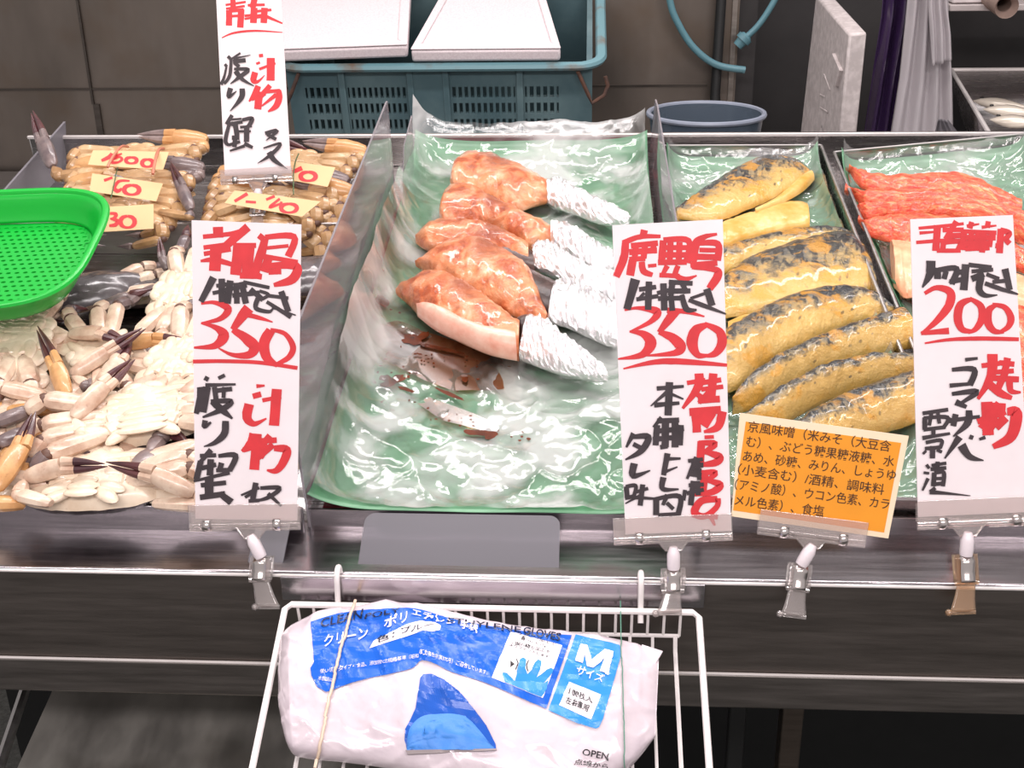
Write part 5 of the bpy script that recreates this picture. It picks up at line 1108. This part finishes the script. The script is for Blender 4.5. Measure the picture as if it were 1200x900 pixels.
bw.tube([rk(FX0-0.004, 0.008, fz), rk(FX1+0.004, 0.008, fz)], 0.0022, 6); bw.build('back_wires', M_wire, rack)
fw = MB()
for k in range(17):
    x = FX0+(FX1-FX0)*k/16; fw.tube([rk(x, 0.008, fz), rk(x, 0.02, fz-0.010), rk(x, RL-0.01, fz-0.010), rk(x, RL, 0)], 0.0018 if 0 < k < 16 else 0.0024, 6)
for s_ in (0.165, 0.28): fw.tube([rk(FX0-0.004, s_, fz-0.013), rk(FX1+0.004, s_, fz-0.013)], 0.0024, 6)
fw.build('floor_wires', M_wire, rack)
for px in (396, 751):
    c = hit(px, 700, (0, 1.03, 0), (0, 1, 0)); x = c.x
    MB().tube(catmull([(x, 1.048, 0.772), (x, 1.047, 0.784), (x, 1.040, 0.788), (x, 1.033, 0.782), (x, 1.030, 0.765), (x, 1.027, 0.752), (x, 1.020, 0.742)], 5), 0.0030, 8).build('hook', M_wire, rack)

# ---- glove bag
M_bagw = NM('white_bag'); f = M_bagw.noise(30, 4, 0.6); M_bagw.base(M_bagw.ramp(f, [(0.3, rgb(205, 190, 198)), (0.7, rgb(222, 208, 214))])); M_bagw.setp(Roughness=0.22, Coat_Weight=0.5, Coat_Roughness=0.08, Specular_IOR_Level=0.6); M_bagw.bump(M_bagw.noise(22, 3, 0.5, None, 1.0), 0.25, 0.005); M_bagw = M_bagw.m
gb = thing('glove_bag', tuple(rk(-0.09, 0.1, fz)), 'white plastic bag of blue disposable gloves, size M, lying in the wire rack', 'glove bag')
Ttop = [(328, 760), (336, 742), (360, 727), (400, 717), (450, 712), (490, 711), (530, 722), (580, 733), (640, 741), (700, 750), (745, 758), (772, 770)]
Tbot = [(327, 830), (338, 876), (360, 886), (400, 890), (450, 897), (490, 906), (530, 916), (580, 922), (640, 924), (690, 920), (735, 900), (768, 862)]
Tw_ = [hit(a, b, rk(0, 0, -0.004), RN) for a, b in catmull(Ttop, 5)]; Bw_ = [hit(a, b, rk(0, 0, -0.004), RN) for a, b in catmull(Tbot, 5)]
def bagfn(u, v):
    t, b = at(Tw_, u), at(Bw_, u); mid = (t+b)/2; hf = (t-b)/2; q = 2*pi*v; s, c = sin(q), cos(q)
    sg = lambda z, e: math.copysign(abs(z)**e, z)
    edge = min(1, 6*u+0.25)*min(1, 6*(1-u)+0.25)
    p = mid+hf*sg(c, 0.75)+RN*((0.024 if s > 0 else 0.026)*sg(s, 0.7)*edge)
    k = 0.0046*ridged(p.x*1.0, p.y*1.6+p.z, 16, 2.0)+0.0024*nz(p.x*30, p.y*30, 1.0)
    k += 0.004*exp(-((u-0.36-0.05*(1-c))/0.035)**2)*(1 if s > 0 else 0)
    return p+RN*(k if s > 0 else 0)+RN*(-0.002*(1-edge))
mb = MB(); mb.grid(bagfn, 150, 96); o0 = 0
mb.f = [t for f_ in mb.f for t in ((f_[0], f_[1], f_[2]), (f_[0], f_[2], f_[3]))]; mb.m = [0]*len(mb.f)
mb.f += [tuple(range(96, -1, -1)), tuple(150*97+j for j in range(97))]; mb.m += [0, 0]
tree = BVHTree.FromPolygons([tuple(p) for p in mb.v], [f_ for f_ in mb.f if len(f_) == 3])
mb.build('bag_body', M_bagw, gb, angle=180)
# crimped corner of the bag at its right end
cn = [hit(a, b, rk(0, 0, 0.004), RN) for a, b in ((752, 756), (777, 764), (764, 786), (750, 782))]; MB().prism(cn, RN*0.002).build('bag_corner', M_bagw, gb, bevel=0.0006)
def onbag(px, py, off=0.0007):
    d = ray(px, py).normalized(); l, n_, i, _ = tree.ray_cast(CAM_LOC, d)
    if l is None:
        l = hit(px, py, rk(0, 0, 0.0), RN); n_ = RN
    if n_.dot(d) > 0: n_ = -n_
    return l+n_*off*1.3-d*0.0006
def fill(mb, poly, off, mi=0, step=2.6):
    """polygon in pixels laid over the bag: split into small triangles first"""
    tri = [[Vector((*poly[i], 0)) for i in t_] for t_ in tessellate_polygon([[Vector((*p, 0)) for p in poly]])]
    while tri:
        a, b, c = tri.pop(); ls = ((a-b).length, (b-c).length, (c-a).length); k = ls.index(max(ls))
        if ls[k] > step:
            if k == 0: m_ = (a+b)/2; tri += [[a, m_, c], [m_, b, c]]
            elif k == 1: m_ = (b+c)/2; tri += [[a, b, m_], [a, m_, c]]
            else: m_ = (c+a)/2; tri += [[a, b, m_], [m_, b, c]]
            continue
        P = [onbag(p.x, p.y, off) for p in (a, b, c)]
        if (P[1]-P[0]).cross(P[2]-P[0]).dot(FW) > 0: P.reverse()
        mb.add(P, [(0, 1, 2)], mi)
z1 = lambda L: [(360+a/6, 700+b/6) for a, b in L]
z2 = lambda L: [(560+a/5.4545, 710+b/5.4545) for a, b in L]
z3 = lambda L: [(320+a/4, 780+b/4) for a, b in L]
def printmat(name, c): return plain(name, c, 0.25, 0, 0.05, 40, 0, 0.35, 0.1)
PB, PL, PW, PK, PN = printmat('blue_print', rgb(22, 96, 205)), printmat('sky_print', rgb(52, 142, 222)), printmat('white_print', rgb(240, 232, 236)), printmat('dark_print', rgb(16, 26, 60)), printmat('black_print', rgb(40, 36, 40))
bandp = catmull([(364, 729), (400, 718.5), (445, 714), (486, 713.5), (520, 723), (560, 732), (620, 741), (670, 745)], 4)
bandq = catmull([(640, 831), (615, 820), (570, 801), (530, 788), (508, 777), (494, 774), (485, 782), (470, 787), (420, 798), (392, 808)], 4)+[(382, 811), (372, 806), (365, 792), (364, 783), (368, 776), (366, 750)]
m = MB(); fill(m, bandp+bandq, 0.0006); m.build('blue_band', PB, gb, angle=180)
m = MB(); fill(m, z2([(625, 186), (720, 208), (850, 236), (905, 252), (916, 275), (915, 320), (880, 440), (800, 720), (775, 775), (755, 785), (640, 752), (540, 708), (450, 668)]), 0.0006); m.build('size_panel', PL, gb, angle=180)
m = MB(); fill(m, z2([(210, 170), (540, 255), (415, 590), (88, 462)]), 0.0009); m.build('picture_panel', PW, gb, angle=180)
m = MB(); fill(m, z2([(172, 492), (155, 442), (164, 426), (186, 430), (238, 484), (256, 400), (268, 348), (290, 334), (309, 350), (304, 400), (318, 438), (346, 408), (364, 366), (386, 347), (408, 358), (404, 388), (374, 462), (438, 412), (466, 400), (482, 410), (476, 430), (420, 500), (450, 480), (438, 540), (405, 584)]), 0.0012, step=2.6); m.build('hand_picture', PL, gb, angle=180)
m = MB(); fill(m, z1([(440, 362), (470, 310), (560, 262), (700, 195), (790, 168), (900, 176), (940, 205), (932, 234), (880, 246), (810, 238), (700, 276), (600, 308)]), 0.0009); m.build('name_pill', PW, gb, angle=180)
m = MB(); fill(m, z2([(585, 487), (788, 570), (725, 730), (518, 638)]), 0.0009); m.build('count_panel', PW, gb, angle=180)
m = MB(); P_ = lambda a, b: onbag(a, b, 0.0016)
Z1 = lambda a, b: (360+a/6, 700+b/6)
Z2 = lambda a, b: (560+a/5.4545, 710+b/5.4545)
print_text(m, 'クリーン', Z1(118, 350), Z1(425, 292), 13.5, P_, 0, 0.012, (0.05, -1), step=2.0)
print_text(m, 'ポリ', Z1(545, 222), Z1(700, 175), 13.0, P_, 0, 0.012, (0.05, -1), step=2.0)
print_text(m, 'エチレン', Z1(735, 128), Z1(1040, 205), 7.0, P_, 0, 0.012, (0.05, -1), step=2.0)
print_text(m, '手袋', Z1(1075, 220), Z1(1200, 250), 8.0, P_, 0, 0.012, (0.05, -1), step=2.0)
fill(m, z2([(622, 357), (655, 248), (700, 258), (728, 350), (808, 283), (866, 298), (832, 444), (780, 425), (805, 345), (738, 402), (697, 392), (682, 312), (668, 372)]), 0.0014, step=2.0)
print_text(m, 'サイズ', Z2(632, 432), Z2(796, 494), 9.5, P_, 0, 0.012, (0.25, -0.97), step=2.0)
print_text(m, '使い切りタイプ・食品、添加物の規格基準（昭和', Z1(92, 540), Z1(785, 428), 4.8, P_, 0, 0.0, (0.05, -1), step=2.0)
print_text(m, '厚生省告示第370号）に適合しています。', (492, 766), (571, 792), 4.8, P_, 0, 0.0, (0.1, -1), step=2.0)
print_text(m, '本製品は', Z1(80, 585), Z1(180, 600), 4.5, P_, 0, 0.0)
m.build('white_lettering', PW, gb, smooth=False)
m = MB()
print_text(m, 'CLEAN', Z1(92, 222), Z1(390, 152), 10.5, P_, 0, 0.01, (0.12, -1), 0.72, step=2.0)
print_text(m, 'POLY', (428, 726), (468, 719), 5.5, P_, 0, 0.01, (0.1, -1), 0.72, step=2.0)
print_text(m, 'ETHYLENE', (524, 731), (610, 743), 6.5, P_, 0, 0.01, (0.1, -1), 0.72, step=2.0)
print_text(m, 'GLOVES', (613, 744), (656, 752), 8.0, P_, 0, 0.02, (0.15, -1), 0.72, step=2.0)
print_text(m, '色：', Z1(490, 328), Z1(612, 284), 7.5, P_, 0, 0.01, (0.1, -1), step=2.0)
print_text(m, 'ブルー', Z1(655, 262), Z1(885, 212), 7.0, P_, 0, 0.01, (0.1, -1), step=2.0)
m.build('dark_lettering', PK, gb, smooth=False)
m = MB()
for body, a, b in (('ウェーブ加工で', (250, 192), (496, 262)), ('滑りにくい、', (268, 222), (432, 272)), ('指の絞り加工で', (240, 250), (458, 310)), ('よりフィットします。', (204, 258), (466, 346))): print_text(m, body, Z2(*a), Z2(*b), 3.6, P_, 0, 0.005, (0.2, -0.98), step=2.0)
print_text(m, '100枚入', Z2(580, 566), Z2(730, 630), 7.6, P_, 0, 0.012, (0.25, -0.97), step=2.0)
print_text(m, '左右兼用', Z2(560, 618), Z2(704, 680), 7.6, P_, 0, 0.012, (0.25, -0.97), step=2.0)
fill(m, z2([(207, 354), (237, 378), (208, 395)]), 0.0013)
def arc(pts, w_):
    c = catmull(pts, 5); poly = [(a+w_/2, b) for a, b in c]+[(a-w_/2, b) for a, b in reversed(c)]; fill(m, poly, 0.0013, step=5)
arc(z2([(245, 345), (256, 378), (240, 412)]), 1.3); arc(z2([(326, 352), (312, 386), (322, 420)]), 1.3)
Z4 = lambda a, b: (580+a/4.615, 840+b/4.615)
print_text(m, 'OPEN', Z4(468, 212), Z4(610, 236), 8.5, P_, 0, 0.015, (0.2, -0.98), 0.72, step=2.0)
print_text(m, '点線から', Z4(428, 258), Z4(606, 278), 6.0, P_, 0, 0.01, (0.2, -0.98), step=2.0)
m.build('black_lettering', PN, gb, smooth=False)
# torn opening with the blue gloves inside
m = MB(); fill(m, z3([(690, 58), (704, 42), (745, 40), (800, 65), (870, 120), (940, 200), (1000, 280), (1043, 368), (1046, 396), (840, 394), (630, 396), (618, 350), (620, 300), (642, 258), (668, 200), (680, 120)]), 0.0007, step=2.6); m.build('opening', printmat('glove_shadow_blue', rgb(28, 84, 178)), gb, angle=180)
M_glove = plain('blue_glove', rgb(62, 130, 212), 0.45, 0, 0.06, 60, 0.2)
T_ = z3([(628, 372), (640, 300), (690, 244), (760, 230), (840, 228), (900, 240), (960, 296), (1020, 372)]); B_ = z3([(630, 392), (660, 394), (720, 394), (780, 394), (850, 394), (920, 394), (980, 394), (1038, 392)])
Tc, Bc = catmull(T_, 4), catmull(B_, 4)
def glove(u, v):
    a = Tc[min(len(Tc)-1, int(round(u*(len(Tc)-1))))]; b = Bc[min(len(Bc)-1, int(round(u*(len(Bc)-1))))]
    q = (a[0]+(b[0]-a[0])*v, a[1]+(b[1]-a[1])*v); return onbag(q[0], q[1], 0.0012+0.004*sin(pi*min(1, v*1.0))*sin(pi*u)+0.0004*sin(40*v))
m = MB(); m.grid(glove, 28, 14); m.build('gloves', M_glove, gb, angle=180)
m = MB(); P = [onbag(a, b, 0.0022) for a, b in z3([(628, 396), (1048, 396), (1048, 404), (632, 412)])]; m.prism(P, RN*0.0012); m.build('torn_edge', plain('torn_grey', rgb(150, 138, 140), 0.5), gb)
# elastic strings over the bag
def string(label, pts, r, c, cat='string'):
    path = []
    for (a, b), (a2, b2) in zip(pts[:-1], pts[1:]):
        for k in range(24): path.append(onbag(a+(a2-a)*k/24, b+(b2-b)*k/24, r+0.0008))
    o = MB().tube(path, r, 6).build('elastic_string', plain('string_'+cat, c, 0.5)); tag(o, label, 'string')
string('pale elastic string running down over the left side of the glove bag', [(417, 705), (400, 762), (384, 830), (369, 905)], 0.0016, rgb(222, 198, 176))
string('thin green thread running down over the right side of the glove bag', [(727, 705), (728, 770), (730, 850), (731, 915)], 0.0006, rgb(90, 140, 120), 'green')

# ================================================================ green colander
M_green = NM('green_plastic'); M_green.base(rgb(8, 168, 52)); M_green.setp(Roughness=0.3, Subsurface_Weight=0.15, Subsurface_Radius=(0.002, 0.01, 0.003)); M_green.bump(M_green.noise(90, 2, 0.5), 0.06, 0.002); M_green = M_green.m
gn = 0.115
A = tp(139, 222, gn+0.015); B = tp(74, 356, gn-0.01); Cc = tp(-5, 218, gn+0.015)
ey = (A-B); LY = ey.length; ey.normalize(); ex = -(Cc-A).normalized(); ex = (ex-ey*ex.dot(ey)).normalized(); ez = ex.cross(ey).normalized()
if ez.z < 0: ez = -ez
LX = 0.30; ctr = B.lerp(A, 0.5)-ex*(LX/2)
Mg = Matrix((ex, ey, ez)).transposed().to_4x4(); Mg.translation = ctr
gc = thing('green_colander', None, 'bright green plastic colander with a perforated floor lying on the crabs at the left', 'colander', M=Mg)
def rr(q, ax_, ay_, e=3.6):
    c, s = cos(q), sin(q); r = 1/((abs(c)/ax_)**e+(abs(s)/ay_)**e)**(1/e); return r*c, r*s
dep = 0.036
def wall(off):
    def fn(u, v):
        q = 2*pi*u; a0 = lerp([LX/2-0.022, LX/2-0.016, LX/2-0.006, LX/2], v); b0 = lerp([LY/2-0.022, LY/2-0.016, LY/2-0.006, LY/2], v)
        x, y = rr(q, a0+off, b0+off); return Vector((x, y, -dep+dep*lerp([0, 0.25, 0.9, 1], v)+0.0005*sin(u*2*pi*90)*(1 if v < 0.9 else 0)))
    return fn
m = MB(); m.grid(wall(0), 180, 8); m.build('colander_wall', M_green, gc, local=True, solid=0.003, angle=180)
m = MB(); m.tube([Vector((*rr(2*pi*k/96, LX/2+0.003, LY/2+0.003), 0.001)) for k in range(96)], 0.0055, 8, closed=True, upv=(0, 0, 1), flat=0.8); m.build('colander_rim', M_green, gc, local=True)
m = MB(); cs = 0.0115   # floor: a mesh of bars round oval holes
nx, ny = int(LX/cs), int(LY/cs)
for i in range(-nx//2, nx//2+1):
    for j in range(-ny//2, ny//2+1):
        cx, cy = (i+0.5*(j % 2))*cs, j*cs*0.95
        if (abs(cx)/(LX/2-0.028))**3.6+(abs(cy)/(LY/2-0.028))**3.6 > 1: continue
        hx, hy = cs*0.5, cs*0.475; out = [(-hx, -hy), (0, -hy), (hx, -hy), (hx, 0), (hx, hy), (0, hy), (-hx, hy), (-hx, 0)]
        inn = [(0.0034*cos(a), 0.0024*sin(a)) for a in (radians(225), radians(270), radians(315), 0, radians(45), radians(90), radians(135), pi)]
        vs = [Vector((cx+a, cy+b, -dep)) for a, b in out]+[Vector((cx+a, cy+b, -dep)) for a, b in inn]+[Vector((cx+a, cy+b, -dep-0.003)) for a, b in inn]
        m.add(vs, [(k, (k+1) % 8, 8+(k+1) % 8, 8+k) for k in range(8)]+[(8+k, 8+(k+1) % 8, 16+(k+1) % 8, 16+k) for k in range(8)])
m.grid(lambda u, v: Vector((*rr(2*pi*u, LX/2-0.021-0.016*v, LY/2-0.021-0.016*v), -dep-0.0012)), 120, 2)
m.build('colander_floor', M_green, gc, local=True, smooth=False)
